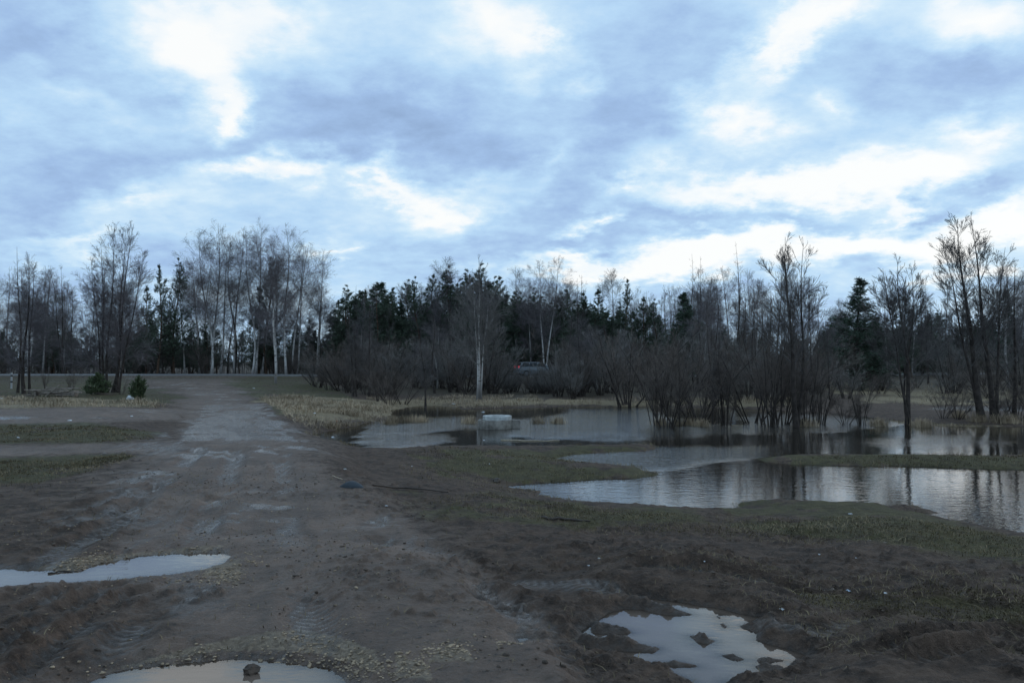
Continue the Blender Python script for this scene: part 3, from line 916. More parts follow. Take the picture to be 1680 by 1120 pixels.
def bare_tree(stems, kind):
    """stems: list of (base, top, radius). Returns trunk meshes and the crown mesh"""
    K = 11
    trunks = []
    G = Geo()
    for (b, t, rad) in stems:
        p = stem_line(b, t, K, .17, -.25 if kind == 'willow' else 0.0)
        tt = np.linspace(0, 1, K)
        R = rad * (1 - tt) ** 1.15 + .006
        R[0] *= 1.25
        P1, R1 = p[None], R[None]
        v, q = tubes(P1, R1, 7)
        trunks.append((v, q))
        Hh = np.linalg.norm(np.array(t) - np.array(b))
        if kind == 'birch':
            lim = spawn(P1, R1, 46, .24, .99, lambda s: Hh * (.014 + .225 * np.sin(np.clip((1 - s) / .76, 0, 1) ** .85 * math.pi * .62)), lambda s: 1.02 - .42 * s, 6, .035, .07, .24, .25, .9, .006)
            br = spawn(*lim, 13, .15, .97, lambda s: .42 * (1.1 - .65 * s), .62, 4, -.015, .12, .6, .4, 1, .0045, True)
            tw = spawn(*br, 12, .1, 1, lambda s: .62 * (1.1 - .5 * s), .6, 2, -.16, .14, .7, .5, 1, .0034, True)
            sides = (3, 3, 3)
        elif kind == 'alder':
            lim = spawn(P1, R1, 34, .18, .985, lambda s: Hh * (.012 + .23 * (1 - s) ** .75), lambda s: .95 - .4 * s, 6, .07, .08, .28, .25, .9, .006)
            br = spawn(*lim, 9, .15, .97, lambda s: .45 * (1.1 - .65 * s), .68, 4, .05, .12, .6, .4, 1, .0045, True)
            tw = spawn(*br, 9, .1, 1, lambda s: .6 * (1.1 - .5 * s), .65, 2, .05, .14, .7, .5, 1, .0036, True)
            sides = (3, 3, 3)
        elif kind == 'clump':    # many fine shoots from low down, full rounded outline
            lim = spawn(P1, R1, 40, .12, .99, lambda s: Hh * (.012 + .27 * np.clip(1 - s, 0, 1) ** .55), lambda s: 1.0 - .45 * s, 6, .045, .07, .24, .25, .95, .006)
            br = spawn(*lim, 11, .15, .97, lambda s: .42 * (1.1 - .65 * s), .62, 4, .01, .12, .6, .4, 1, .0042, True)
            tw = spawn(*br, 11, .1, 1, lambda s: .62 * (1.1 - .5 * s), .6, 2, 0, .14, .7, .5, 1, .0032, True)
            sides = (3, 3, 3)
        elif kind == 'poplar':   # strong steep limbs that fork, few twigs
            lim = spawn(P1, R1, 24, .24, .98, lambda s: Hh * (.04 + .40 * (1 - s) ** .9), lambda s: .80 - .25 * s, 8, .045, .06, .36, .2, .85, .007)
            br = spawn(*lim, 11, .2, .98, lambda s: .42 * (1.15 - .7 * s), .52, 5, .05, .08, .5, .35, 1, .0055, True)
            tw = spawn(*br, 9, .15, 1, lambda s: .55 * (1.1 - .5 * s), .5, 2, .06, .10, .65, .5, 1, .0046, True)
            sides = (4, 3, 3)
        elif kind == 'thin':     # spindly tree with short twigs all the way up
            lim = spawn(P1, R1, 36, .25, .99, lambda s: Hh * (.008 + .12 * (1 - s) ** .8), 1.0, 5, .10, .10, .4, .3, 1, .0055)
            br = spawn(*lim, 5, .2, .97, .40, .7, 3, .05, .14, .6, .5, 1, .004, True)
            tw = spawn(*br, 4, .15, 1, .6, .7, 2, .04, .14, .7, .5, 1, .0034, True)
            sides = (3, 3, 3)
        else:                    # willow shrub
            lim = spawn(P1, R1, 8, .15, .95, lambda s: Hh * (.45 - .30 * s), .42, 6, .03, .10, .45, .3, 1, .005)
            br = spawn(*lim, 7, .15, .97, lambda s: .44 * (1.1 - .6 * s), .5, 4, .03, .13, .6, .45, 1, .0036, True)
            tw = spawn(*br, 6, .1, 1, lambda s: .55 * (1.1 - .5 * s), .55, 2, .03, .12, .7, .6, 1, .0030, True)
            sides = (3, 3, 3)
        for (C, RR), sd_ in zip((lim, br, tw), sides):
            G.add(*tubes(C, RR, sd_))
    return trunks, G

KIND_MAT = {'birch': ('birch', 'twig_birch'), 'alder': ('bark', 'twig_grey'), 'poplar': ('bark', 'twig_grey'), 'thin': ('bark', 'twig_grey'), 'clump': ('bark', 'twig_birch'), 'willow': ('bark', 'twig_willow')}

def bare_thing(name, stems, kind, mats=None):
    tr, G = bare_tree(stems, kind)
    root = empty(name)
    km = mats or KIND_MAT[kind]
    if kind == 'willow':
        g = Geo()
        for v, q in tr: g.add(v, q)
        link('stems', g.mesh('stems', True), MAT[km[0]], root)
    else:
        for v, q in tr: link('trunk', mesh_np('trunk', v, q, smooth=True), MAT[km[0]], root)
    link('crown', G.mesh('crown'), MAT[km[1]], root)
    return root

def needle_clumps(C, size, n, droop=0.0):
    """spiky tufts round the points C"""
    M = len(C)
    d = rng.normal(size=(M, n, 3)); d[..., 2] = np.abs(d[..., 2]) * .9 + droop
    d /= np.linalg.norm(d, axis=-1, keepdims=True)
    s = rng.normal(size=(M, n, 3))
    s -= (s * d).sum(-1, keepdims=True) * d
    s /= np.linalg.norm(s, axis=-1, keepdims=True) + 1e-9
    L = size * (.6 + .7 * rng.random((M, n, 1)))
    wd = L * .12
    c = C[:, None, :]
    V = np.stack([c - s * wd * .6, c + s * wd * .6, c + d * L + s * wd * .5, c + d * L - s * wd * .5], 2)
    Q = np.arange(M * n * 4).reshape(-1, 4)
    return V.reshape(-1, 3), Q

def conifer(name, kind, h=11.0):
    K = 10
    p = stem_line((0, 0, 0), (rng.normal() * .15, rng.normal() * .15, h), K, .35)
    R = .012 * h * (1 - np.linspace(0, 1, K)) ** .9 + .012
    root = empty(name)
    link('trunk', mesh_np('trunk', *tubes(p[None], R[None], 7), smooth=True), MAT['pine_bark' if kind == 'pine' else 'bark'], root)
    if kind == 'pine':
        lim = spawn(p[None], R[None], 84, .16, .99, lambda s: h * (.014 + .25 * np.clip((1 - s) / .8, 0, 1) ** .85), lambda s: 1.40 - .70 * s, 6, .07, .05, .3, .3, 1.3, .007)
        br = spawn(*lim, 10, .15, .97, lambda s: .40 * (1.2 - .75 * s), .75, 4, .09, .10, .6, .4, 1, .005, True)
        low = lim[0][:, 0, 2] < h * .93
        pts = np.concatenate([br[0][:, -1], br[0][:, 2], br[0][:, 1], lim[0][low][:, -1], lim[0][~low][:2, -1], p[-2:] + [0, 0, h * .008]])
        v, q = needle_clumps(pts, h * .0175, 6, .5)
    else:
        lim = spawn(p[None], R[None], 190, .07, .99, lambda s: h * (.012 + .28 * (1 - s) ** .9), lambda s: 1.65 - .7 * s, 6, .035, .04, .35, .3, .9, .008)
        br = spawn(*lim, 9, .12, .97, lambda s: .36 * (1.1 - .6 * s), .75, 3, -.08, .08, .6, .4, 1, .005, True)
        pts = np.concatenate([br[0][:, -1], br[0][:, 1], lim[0][:, -1], lim[0][:, 3], lim[0][:, 4]])
        v, q = needle_clumps(pts, h * .024, 5, -.25)
    G = Geo(); G.add(*tubes(*lim, 3)); G.add(*tubes(*br, 3))
    link('limbs', G.mesh('limbs'), MAT['bark'], root)
    link('crown', mesh_np('crown', v, q), MAT['needle' if kind == 'pine' else 'needle_spruce'], root)
    return root

def copy_tree(o):
    c = o.copy()
    COL.objects.link(c)
    for k in ('label', 'group', 'category', 'kind'):
        if k in c: del c[k]
    for ch in o.children:
        d = ch.copy()
        COL.objects.link(d)
        d.parent = c
    return c

class Stock:
    """variants of one kind; the first call for a variant uses the tree itself, later calls copy it"""
    def __init__(self, makers, h):
        self.mk, self.h, self.made, self.used = makers, h, {}, set()
    def get(self, i=None):
        i = random.randrange(len(self.mk)) if i is None else i
        if i not in self.made:
            self.made[i] = self.mk[i]()
            return self.made[i]
        return copy_tree(self.made[i])

def single(kind, h, lean=.04, rad=None):
    return lambda nm: bare_thing(nm, [((0, 0, 0), (rng.normal() * lean * h, rng.normal() * lean * h, h), rad or h * .0095)], kind)

def put(o, x, y, h, h0, rz=None, wide=1.0, z=None, sink=.05):
    s = h / h0
    o.location = (x, y, (H1(x, y) if z is None else z) - sink)
    o.scale = (s * wide, s * wide, s)
    o.rotation_euler = (0, 0, random.uniform(0, 6.28) if rz is None else rz)
    return o

def px_tree(o, px, dist, top_py, h0, **kw):
    """stand a tree in the direction of a photo column, as tall as its top shows"""
    x = (px - 840) / F * dist
    z = max(H1(x, dist), 0)
    zt = EYE + (592 - top_py) / F * dist
    return put(o, x, dist, zt - z, h0, z=z, **kw)

H0 = 12.0
birches = Stock([(lambda: single('birch', H0)('birch_tree')) for _ in range(3)] + [lambda: bare_thing('birch_tree', [((0, 0, 0), (.9, .3, H0), .11), ((.25, .1, 0), (-1.0, -.4, H0 * .93), .09)], 'birch')], H0)
alders = Stock([(lambda: single('alder', H0)('bare_tree')) for _ in range(3)], H0)
thins = Stock([(lambda: single('thin', H0, .03)('thin_bare_tree')) for _ in range(3)], H0)
pines = Stock([(lambda: conifer('pine_tree', 'pine', H0)) for _ in range(3)], H0)
spruces = Stock([(lambda: conifer('spruce_tree', 'spruce', H0)) for _ in range(2)], H0)
def willow_maker(nm, ns, spread, mats=None, hh=4.0):
    def f():
        st = []
        for k in range(ns):
            a = rng.random() * 6.28; r0 = .35 * math.sqrt(rng.random())
            ln = spread * (.25 + .75 * rng.random())
            b = (r0 * math.cos(a), r0 * math.sin(a), 0)
            L = hh * (.45 + .6 * rng.random())
            st.append((b, (b[0] + ln * L * math.cos(a), b[1] + ln * L * math.sin(a), L * (1 - .28 * ln)), .017 + .012 * rng.random()))
        return bare_thing(nm, st, 'willow', mats)
    return f
willows = Stock([willow_maker('willow_shrub', 9, .75), willow_maker('willow_shrub', 11, .55), willow_maker('willow_shrub', 8, .9), willow_maker('willow_shrub', 10, .45)], 4.0)
pales = Stock([willow_maker('willow_shrub', 13, .62, ('bark', 'twig_pale')), willow_maker('willow_shrub', 14, .5, ('bark', 'twig_pale'))], 4.0)

# --- the trees one can tell apart
def hero(name, kind, stems_px, dist, label, cat='tree', group=None, mats=None):
    """stems_px: (base px, top px, top py, radius m[, depth offset of the top])"""
    bx = sum(s[0] for s in stems_px) / len(stems_px)
    x0 = (bx - 840) / F * dist
    z0 = max(H1(x0, dist), 0) - .05
    st = []
    for s in stems_px:
        dy = s[4] if len(s) > 4 else random.uniform(-.5, .5)
        zt = EYE + (592 - s[2]) / F * (dist + dy) - z0
        st.append((((s[0] - bx) / F * dist, random.uniform(-.15, .15) * len(stems_px) ** .5, 0), ((s[1] - 840) / F * (dist + dy) - x0, dy, zt), s[3]))
    o = bare_thing(name, st, kind, mats)
    o.location = (x0, dist, z0)
    return tag(o, label, cat, group)

hero('alder_tree', 'clump', [(176, 163, 398, .065), (181, 185, 366, .075), (186, 203, 376, .07), (191, 217, 366, .075), (196, 236, 412, .065), (172, 148, 425, .055)], 47, 'tall bare clump of five or six dark stems between the planks and the dirt road', mats=('bark', 'twig_birch'))
hero('thin_bare_tree', 'thin', [(28, 25, 404, .07)], 47, 'spindly straight tree beside the striped marker post')
hero('bare_tree', 'clump', [(42, 45, 420, .10), (46, 52, 440, .07)], 46, 'dark bare tree with twin trunks beside the end of the plank pile')
hero('bare_tree', 'alder', [(104, 77, 435, .08), (108, 98, 432, .09)], 90, 'leaning pair of dark bare trunks beyond the highway, away from the birch grove', mats=('bark', 'twig_grey'))
# birch grove by the junction: white trunks, every one its own tree
grove_stock = Stock([(lambda: single('birch', 16.0, .012, .125)('birch_tree')) for _ in range(4)], 16.0)
grove = [(348, 325, 372, 'slender birch, first of the grove beyond the junction'), (346, 352, 362, 'tall birch with a pointed crown, second in the grove'), (362, 372, 385, 'birch crowded behind the second birch of the grove'), (384, 395, 370, 'birch leaning away from its white base in the middle of the grove'), (414, 402, 380, 'birch whose white trunk bends at head height beside the dirt road'),
         (420, 429, 360, 'tallest birch of the grove, white trunk near the bend of the dirt road'), (430, 445, 385, 'birch with mottled white trunk next to the dark pine in the grove'), (470, 470, 364, 'straight birch with a high narrow crown past the dark pine'), (480, 496, 392, 'birch forking low near the outer end of the grove'), (488, 508, 400, 'birch with a rounded drooping crown near the outer end of the grove'), (520, 528, 408, 'outermost birch of the grove with a drooping side')]
for i, (bx, tx, ty, lb) in enumerate(grove):
    d = 84 + (i * 37 % 7) * .9 + 3.5
    o = px_tree(grove_stock.get(i % 4), bx, d, ty, 16.0, rz=i * 1.9, wide=1.0)
    lean = math.atan((tx - bx) / (612 - ty))
    o.rotation_euler = (Matrix.Rotation(lean, 3, 'Y') @ Matrix.Rotation(i * 1.9, 3, 'Z')).to_euler()
    tag(o, lb, 'tree', 'birches in the grove by the junction')
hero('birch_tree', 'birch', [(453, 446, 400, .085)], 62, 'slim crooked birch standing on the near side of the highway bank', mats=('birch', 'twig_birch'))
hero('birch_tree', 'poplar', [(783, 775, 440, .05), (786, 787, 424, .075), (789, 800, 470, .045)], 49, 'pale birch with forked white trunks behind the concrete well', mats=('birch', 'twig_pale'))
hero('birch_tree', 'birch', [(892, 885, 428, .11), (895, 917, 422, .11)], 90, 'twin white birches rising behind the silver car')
hero('bare_tree', 'poplar', [(1303, 1290, 388, .105), (1306, 1320, 398, .07)], 31.5, 'tall bare tree standing in the flooded willow thicket')
hero('bare_tree', 'poplar', [(1489, 1475, 425, .10), (1491, 1450, 440, .05), (1490, 1497, 436, .05)], 32.5, 'bare tree with a fanned crown at the water, between thicket and tall forked tree', mats=('bark', 'twig_grey'))
hero('bare_tree', 'poplar', [(1611, 1574, 358, .135), (1609, 1548, 400, .07)], 33, 'tall forked bare tree with long spreading limbs at the water')
hero('bare_tree', 'poplar', [(1627, 1596, 360, .125), (1630, 1652, 405, .075)], 33.5, 'tall dark bare tree directly behind the long limbed forked tree')
hero('thin_bare_tree', 'thin', [(1664, 1668, 430, .09)], 34, 'slim bare tree at the picture edge past the forked tree')
hero('thin_bare_tree', 'thin', [(1137, 1136, 416, .08)], 78, 'very thin tall tree with a bare spire beside the round spruce')
hero('thin_bare_tree', 'thin', [(1150, 1150, 420, .08)], 80, 'thin tall tree just behind the spire beside the spruce')
hero('thin_bare_tree', 'thin', [(1212, 1208, 396, .09)], 70, 'tallest thin tree rising behind the flooded thicket', mats=('bark', 'twig_birch'))
for k, (bx, tx, ty, d, lb) in enumerate([(580, 572, 505, 50, 'young dark tree with two stems at the edge of the straw bank'), (606, 606, 500, 50, 'straight dark sapling over the water by the straw bank'), (698, 690, 540, 43, 'leaning pale sapling standing in the water behind the well'), (1186, 1180, 545, 34, 'dark bent sapling rising between the two flooded thickets')]):
    hero('bare_sapling', 'alder', [(bx, tx, ty, .07), (bx + 5, tx + 9, ty + 20, .05)] if k == 0 else [(bx, tx, ty, .06)], d, lb, 'sapling')

# conifers that stand out
for (px, d, ty, st, w, lb) in [
        (258, 88, 436, pines, .8, 'open pine beside the birch grove, shorter of two'), (286, 90, 426, pines, .8, 'open pine beside the birch grove, taller of two with candle tip'), (240, 92, 470, pines, .9, 'low dark pine half hidden behind the dark multi-stem clump'),
        (438, 92, 424, pines, .85, 'dark pine standing among the white birches'), (425, 96, 470, pines, 1.1, 'dense pine at the foot of the birch grove'),
        (570, 92, 470, pines, 1.2, 'rounded dark pine just past the birch grove'), (618, 90, 464, pines, 1.2, 'broad pine with a thin birch rising in front of it'), (645, 94, 474, pines, 1.0, 'pine with a narrow top between two broad ones'),
        (686, 90, 456, pines, 1.0, 'pine at the start of the tall dark clump'), (712, 92, 452, pines, 1.0, 'pine in the tall dark clump, second along'), (742, 90, 438, pines, 1.1, 'pine near the peak of the tall dark clump'), (765, 94, 445, pines, 1.1, 'pine right behind the pale forked birch'), (790, 92, 434, pines, 1.1, 'tallest pine in the dark clump behind the well'), (812, 93, 455, pines, 1.0, 'pine that ends the tall dark clump'),
        (850, 94, 482, pines, 1.1, 'dark pine behind the silver car'), (872, 96, 474, pines, 1.0, 'pine close behind the twin white birches'), (925, 92, 482, pines, 1.1, 'pine with a clear point past the twin birches'), (950, 96, 500, pines, 1.3, 'broad low pine past the twin birches'), (980, 94, 508, pines, 1.3, 'low bushy pine under bare treetops'),
        (1030, 93, 460, pines, .8, 'narrow pine with a lone tuft against the bright sky'), (1056, 95, 488, pines, 1.1, 'pine with a flat reddish top'), (1078, 94, 492, pines, 1.1, 'pine next to the flat topped one'), (1122, 78, 480, spruces, 1.15, 'round dark spruce on its own above the thicket'),
        (1412, 62, 456, spruces, 1.25, 'dark pointed spruce standing out behind the flooded land'), (1440, 66, 520, spruces, 1.2, 'low dark spruce leaning on the pointed one'), (1655, 75, 476, spruces, .6, 'small thin spruce behind the forked bare trees')]:
    tag(px_tree(st.get(), px, d, ty, H0, wide=w), lb, 'spruce' if st is spruces else 'pine')

# --- the crowded wood behind
def zone(px):
    return ('behind the dark multi-stem clump' if px < 300 else 'behind the birch grove' if px < 545 else 'between the birch grove and the tall pine clump' if px < 680 else 'around the tall pine clump' if px < 830 else 'behind the silver car' if px < 960 else 'between car and lone spruce' if px < 1160 else 'behind the flooded thicket' if px < 1370 else 'around the pointed spruce' if px < 1520 else 'behind the forked bare trees')
SKY_X = [-260, 0, 60, 130, 170, 240, 300, 340, 440, 530, 560, 620, 680, 730, 790, 830, 900, 960, 1060, 1120, 1200, 1280, 1340, 1370, 1450, 1520, 1580, 1650, 1720, 1950]
SKY_Y = [430, 440, 440, 440, 430, 470, 430, 400, 400, 430, 460, 455, 445, 425, 440, 445, 440, 445, 450, 450, 430, 430, 455, 470, 440, 470, 450, 430, 430, 430]
def bare_wood():
    n = 0
    for i in range(275):
        px = random.uniform(-230, 1920) if i < 215 else random.uniform(545, 1180)
        if 300 < px < 545 and random.random() < .7: continue
        d = random.uniform(88, 125) if px < 1150 else random.uniform(62, 125)
        top = np.interp(px, SKY_X, SKY_Y) + random.choice([random.uniform(-6, 30), random.uniform(15, 80)])
        if 545 < px < 1100 and random.random() < .4: top += 20
        top = min(top, 545)
        r = random.random()
        st, nm = (birches, 'birch') if r < .42 else (alders, 'bare tree') if r < .72 else (thins, 'thin bare tree')
        word = {'birch': 'twiggy birch', 'bare tree': 'dark bare tree', 'thin bare tree': 'spindly bare tree'}[nm]
        plural = {'birch': 'twiggy birches', 'bare tree': 'dark bare trees', 'thin bare tree': 'spindly bare trees'}[nm]
        o = px_tree(st.get(), px, d, top, H0, wide=random.uniform(.8, 1.15))
        z = zone(px)
        tag(o, f'{word} in the crowded treeline {z}', 'tree', f'{plural} in the treeline {z}')
bare_wood()
def dark_wood():
    for i in range(255):
        px = random.uniform(-230, 1920) if i < 222 else random.uniform(550, 1000)
        d = random.uniform(92, 128)
        top = np.interp(px, [-230, 0, 200, 300, 540, 600, 820, 1000, 1150, 1350, 1400, 1520, 1700, 1950], [520, 525, 520, 535, 530, 500, 490, 510, 525, 545, 530, 535, 520, 520]) + random.uniform(-8, 30) - (30 if i >= 222 else 0)
        st = pines if random.random() < .72 else spruces
        o = px_tree(st.get(), px, d, top, H0, wide=random.uniform(1.1, 1.6))
        w = 'pine' if st is pines else 'spruce'
        tag(o, f'dark low {w} filling the wood {zone(px)}', w, f'{w}s filling the wood {zone(px)}')
    for i in range(60):
        px = random.uniform(1330, 1960)
        d = random.uniform(190, 240)
        o = px_tree(pines.get(), px, d, random.uniform(508, 540), H0, wide=random.uniform(1.2, 1.7))
        tag(o, 'tiny pine in the far dark ridge beyond the flooded land', 'pine', 'pines in the far ridge')
dark_wood()

def undergrowth():
    n = 4000
    px = rng.uniform(-330, 2010, n); d = rng.uniform(89, 150, n)
    X = (px - 840) / F * d; Y = d
    dd, _, _ = linedist(HWY, X, Y)
    k = dd > 5.5
    X, Y = X[k], Y[k]; n = len(X)
    Z = H(X, Y)
    hh = rng.uniform(2.5, 9.0, n) * rng.uniform(.7, 1, n)
    lean = rng.normal(size=(n, 2)) * .12
    b = np.stack([X, Y, Z - .1], -1)
    m = b + np.stack([lean[:, 0] * hh * .4, lean[:, 1] * hh * .4, hh * .55], -1)
    t = b + np.stack([lean[:, 0] * hh, lean[:, 1] * hh, hh], -1)
    P = np.stack([b, m, t], 1); Rr = rng.uniform(.012, .03, n)[:, None] * np.array([[1, .7, .3]])
    tw = spawn(P, Rr, 6, .15, 1, lambda s: 2.0 - s * .9, .6, 2, .1, .12, .6, .5, 1, .008)
    G = Geo(); G.add(*tubes(P, Rr, 3)); G.add(*tubes(*tw, 3))
    tag(link('undergrowth', G.mesh('undergrowth'), MAT['twig_grey']), 'dense leafless undergrowth filling the wood beyond the highway', kind='stuff')
undergrowth()

# --- shrubs
def shrub(st, px, d, top, lb, grp=None, wide=1.0, i=None):
    o = px_tree(st.get(i), px, d, top, 4.0, wide=wide)
    return tag(o, lb, 'shrub', grp)
# the flooded thicket
for k, (px, d, top, w) in enumerate([(1078, 32.5, 560, 1.0), (1095, 31.5, 545, 1.0), (1115, 32.2, 540, .9), (1140, 33, 560, .8), (1150, 36, 525, 1.1), (1192, 33, 550, .7), (1235, 33.5, 530, 1.0), (1262, 32, 510, .9), (1283, 32.8, 520, .9), (1322, 32, 560, .9), (1345, 33, 575, .9)]):
    nth = ['first', 'second', 'third', 'fourth', 'fifth', 'sixth', 'seventh', 'eighth', 'ninth', 'tenth', 'last'][k]
    shrub(willows, px, d, top, f'{nth} many-stemmed willow of the flooded thicket, counting away from the well', 'willows of the flooded thicket', w)
for k, (px, d, top, w) in enumerate([(1385, 33, 622, 1.1), (1412, 32.5, 610, 1.0), (1545, 34, 612, .9), (1570, 33.5, 600, .9), (1640, 34.5, 590, .9), (1665, 33, 600, 1.0), (1700, 34, 570, 1.0), (1740, 33, 560, 1.0)]):
    nth = ['first', 'second', 'third', 'fourth', 'fifth', 'sixth', 'seventh', 'last'][k]
    shrub(willows, px, d, top, f'{nth} low sparse willow on the flooded shore, counting from the thicket outwards', 'low willows on the flooded shore', w)
for k, (px, d, top, w) in enumerate([(622, 47, 590, .9), (640, 45, 580, 1.0), (662, 46, 590, 1.0), (600, 52, 570, .9), (570, 55, 560, 1.0), (540, 58, 575, 1.0), (515, 62, 580, 1.0)]):
    nth = ['fifth', 'sixth', 'last', 'fourth', 'third', 'second', 'first'][k]
    shrub(willows, px, d, top, f'{nth} dark tangled shrub along the straw bank, counting from the crooked birch', 'shrubs by the straw bank', w)
for k, (px, d, top, w) in enumerate([(915, 52, 568, 1.15), (950, 53, 560, 1.2), (985, 54, 570, 1.1), (940, 50, 585, 1.2), (895, 55, 590, .9)]):
    nth = ['second', 'third', 'fourth', 'low front', 'first'][k]
    shrub(pales, px, d, top, f'{nth} big rounded grey shrub on the far bank, counting from the car', 'grey shrubs past the car', w)
for i in range(150):
    px = random.uniform(520, 1900) if i < 80 else random.uniform(520, 1040) if i < 140 else random.uniform(1010, 1400)
    d = random.uniform(52, 73) if i < 140 else random.uniform(45, 56)
    if 830 < px < 925 and d < 82: d = random.uniform(55, 62)
    base = 542 if px > 1000 else 556
    top = base + random.uniform(-16, 42)
    if 820 < px < 912: top = random.uniform(598, 612)
    elif 1370 < px < 1560: top = random.uniform(575, 605)
    pale_ = random.random() > .75
    z_ = 'near the straw bank' if px < 690 else 'behind the concrete well' if px < 830 else 'around the silver car' if px < 960 else 'behind the open water' if px < 1060 else 'behind the flooded thicket' if px < 1370 else 'behind the low willows' if px < 1560 else 'behind the forked bare trees'
    tone = 'pale grey' if pale_ else 'brown'
    shrub(pales if pale_ else willows, px, d, top, f'{tone} twiggy shrub in the brushwood belt {z_}', f'{tone} shrubs of the belt {z_}', random.uniform(1.0, 1.5))
for (px, d, top, lb) in [(893, 60, 588, 'brushwood shrub half covering the silver car'), (918, 62, 580, 'brushwood shrub in front of the bonnet of the silver car'), (906, 56, 596, 'low brushwood shrub short of the silver car'), (872, 58, 612, 'lowest brushwood shrub below the tail light of the silver car')]:
    shrub(willows, px, d, top, lb, None, 1.3)
for i in range(16):
    px = random.uniform(1150, 1380)
    d = random.uniform(37, 58)
    tag(px_tree((thins if i % 3 else alders).get(), px, d, random.uniform(445, 520), H0, wide=.9), f'slender {"spindly" if i % 3 else "branchy"} sapling rising out of the thicket ' + ('before the tall bare tree' if px < 1300 else 'past the tall bare tree'), 'sapling', f'{"spindly" if i % 3 else "branchy"} saplings of the thicket ' + ('before the tall bare tree' if px < 1300 else 'past the tall bare tree'))
for i in range(26):
    px = random.uniform(500, 1040)
    d = random.uniform(54, 73)
    if 830 < px < 915: continue
    tag(px_tree((alders if i % 3 else birches).get(), px, d, random.uniform(500, 565), H0, wide=1.5), (f'{"dark" if i % 3 else "pale stemmed"} young bare tree in the brushwood ' + ('near the straw bank' if px < 690 else 'behind the concrete well' if px < 830 else 'past the silver car')), 'tree', f'{"dark" if i % 3 else "pale"} young trees in the brushwood ' + ('near the straw bank' if px < 690 else 'behind the well' if px < 830 else 'past the car'))
for i in range(26):
    px = random.uniform(-150, 560)
    shrub(willows, px, random.uniform(88, 94), random.uniform(545, 590), f'undergrowth shrub across the highway {zone(px)}', f'undergrowth shrubs along the highway {zone(px)}', random.uniform(1.0, 1.5))
for (px, d, top, lb) in [(75, 52, 600, 'leafless shrub leaning on the highway bank behind the planks'), (118, 50, 600, 'leafless shrub at the far end of the planks'), (200, 45, 606, 'twiggy regrowth at the foot of the dark multi-stem clump'), (231, 45, 612, 'thin leafless shrub beside the small green juniper')]:
    shrub(willows, px, d, top, lb, None, .6)

# small evergreen bushes
def green_bush(name, px, py, top, wide, label):
    x, y, z = hit(px, py)
    h = (py - top) / F * y
    n = 150
    a = rng.random(n) * 6.28; rr = np.sqrt(rng.random(n)); t = rng.random(n)
    prof = np.sin(np.clip(t * .85 + .22, 0, 1) * math.pi) ** .7
    lob = 1 + .45 * np.sin(3 * a + 1) * t
    C = np.stack([rr * prof * wide * np.cos(a) * lob, rr * prof * wide * np.sin(a) * lob, t * h * (.55 + .42 * np.abs(np.cos(a * 1.5 + .4))) + .05], -1)
    root = empty(name, (x, y, z - .03))
    st = np.stack([np.zeros((9, 3)), C[:9] * .55, C[:9]], 1)
    link('stems', mesh_np('stems', *tubes(st, np.full((9, 3), .012), 3)), MAT['bark'], root)
    link('foliage', mesh_np('foliage', *needle_clumps(C, .26, 6, .9)), MAT['shrub_green'], root)
    tag(root, label, 'bush')
green_bush('juniper_bush', 160, 647, 616, .72, 'bright green bush at the foot of the dark multi-stem clump')
green_bush('juniper_bush', 226, 656, 620, .36, 'small narrow green bush beside the white bag')

# ------------------------------------------------------------------ grass, pebbles, clods
def blades(X, Y, hgt, wid, name, mat, label, lean=.35, segs=2, z=None):
    n = len(X)
    Z = (H(X, Y) if z is None else z) - .01
    a = rng.random(n) * 6.28
    ln = lean * np.abs(rng.normal(size=n)) * hgt
    hx, hy = np.cos(a), np.sin(a)
    sx, sy = -hy * wid, hx * wid
    b = np.stack([X, Y, Z], -1)
    s = np.stack([sx, sy, np.zeros(n)], -1)
    m = b + np.stack([hx * ln * .35, hy * ln * .35, hgt * .6], -1)
    t = b + np.stack([hx * ln, hy * ln, hgt * (1 - .3 * (ln / (hgt + 1e-6)).clip(0, 1))], -1)
    V = np.stack([b - s, b + s, m + s * .7, m - s * .7, t], 1).reshape(-1, 3)
    i0 = np.arange(n) * 5
    Q = np.stack([i0, i0 + 1, i0 + 2, i0 + 3], -1)
    T = np.stack([i0 + 3, i0 + 2, i0 + 4], -1)
    tag(link(name, mesh_np(name, V, Q, T), mat), label, kind='stuff')

def in_poly_px(poly, n, z):
    """random ground points inside a photo outline laid on the ground at about height z"""
    w = Wp(poly, z)
    lo, hi = w.min(0), w.max(0)
    X = rng.uniform(lo[0], hi[0], n * 4); Y = rng.uniform(lo[1], hi[1], n * 4)
    k = sdf(w, X, Y) < 0
    return X[k][:n], Y[k][:n]

def tuft_points(centres, n, rad):
    c = np.asarray(centres)[rng.integers(0, len(centres), n)]
    return c[:, 0] + rng.normal(size=n) * rad, c[:, 1] + rng.normal(size=n) * rad

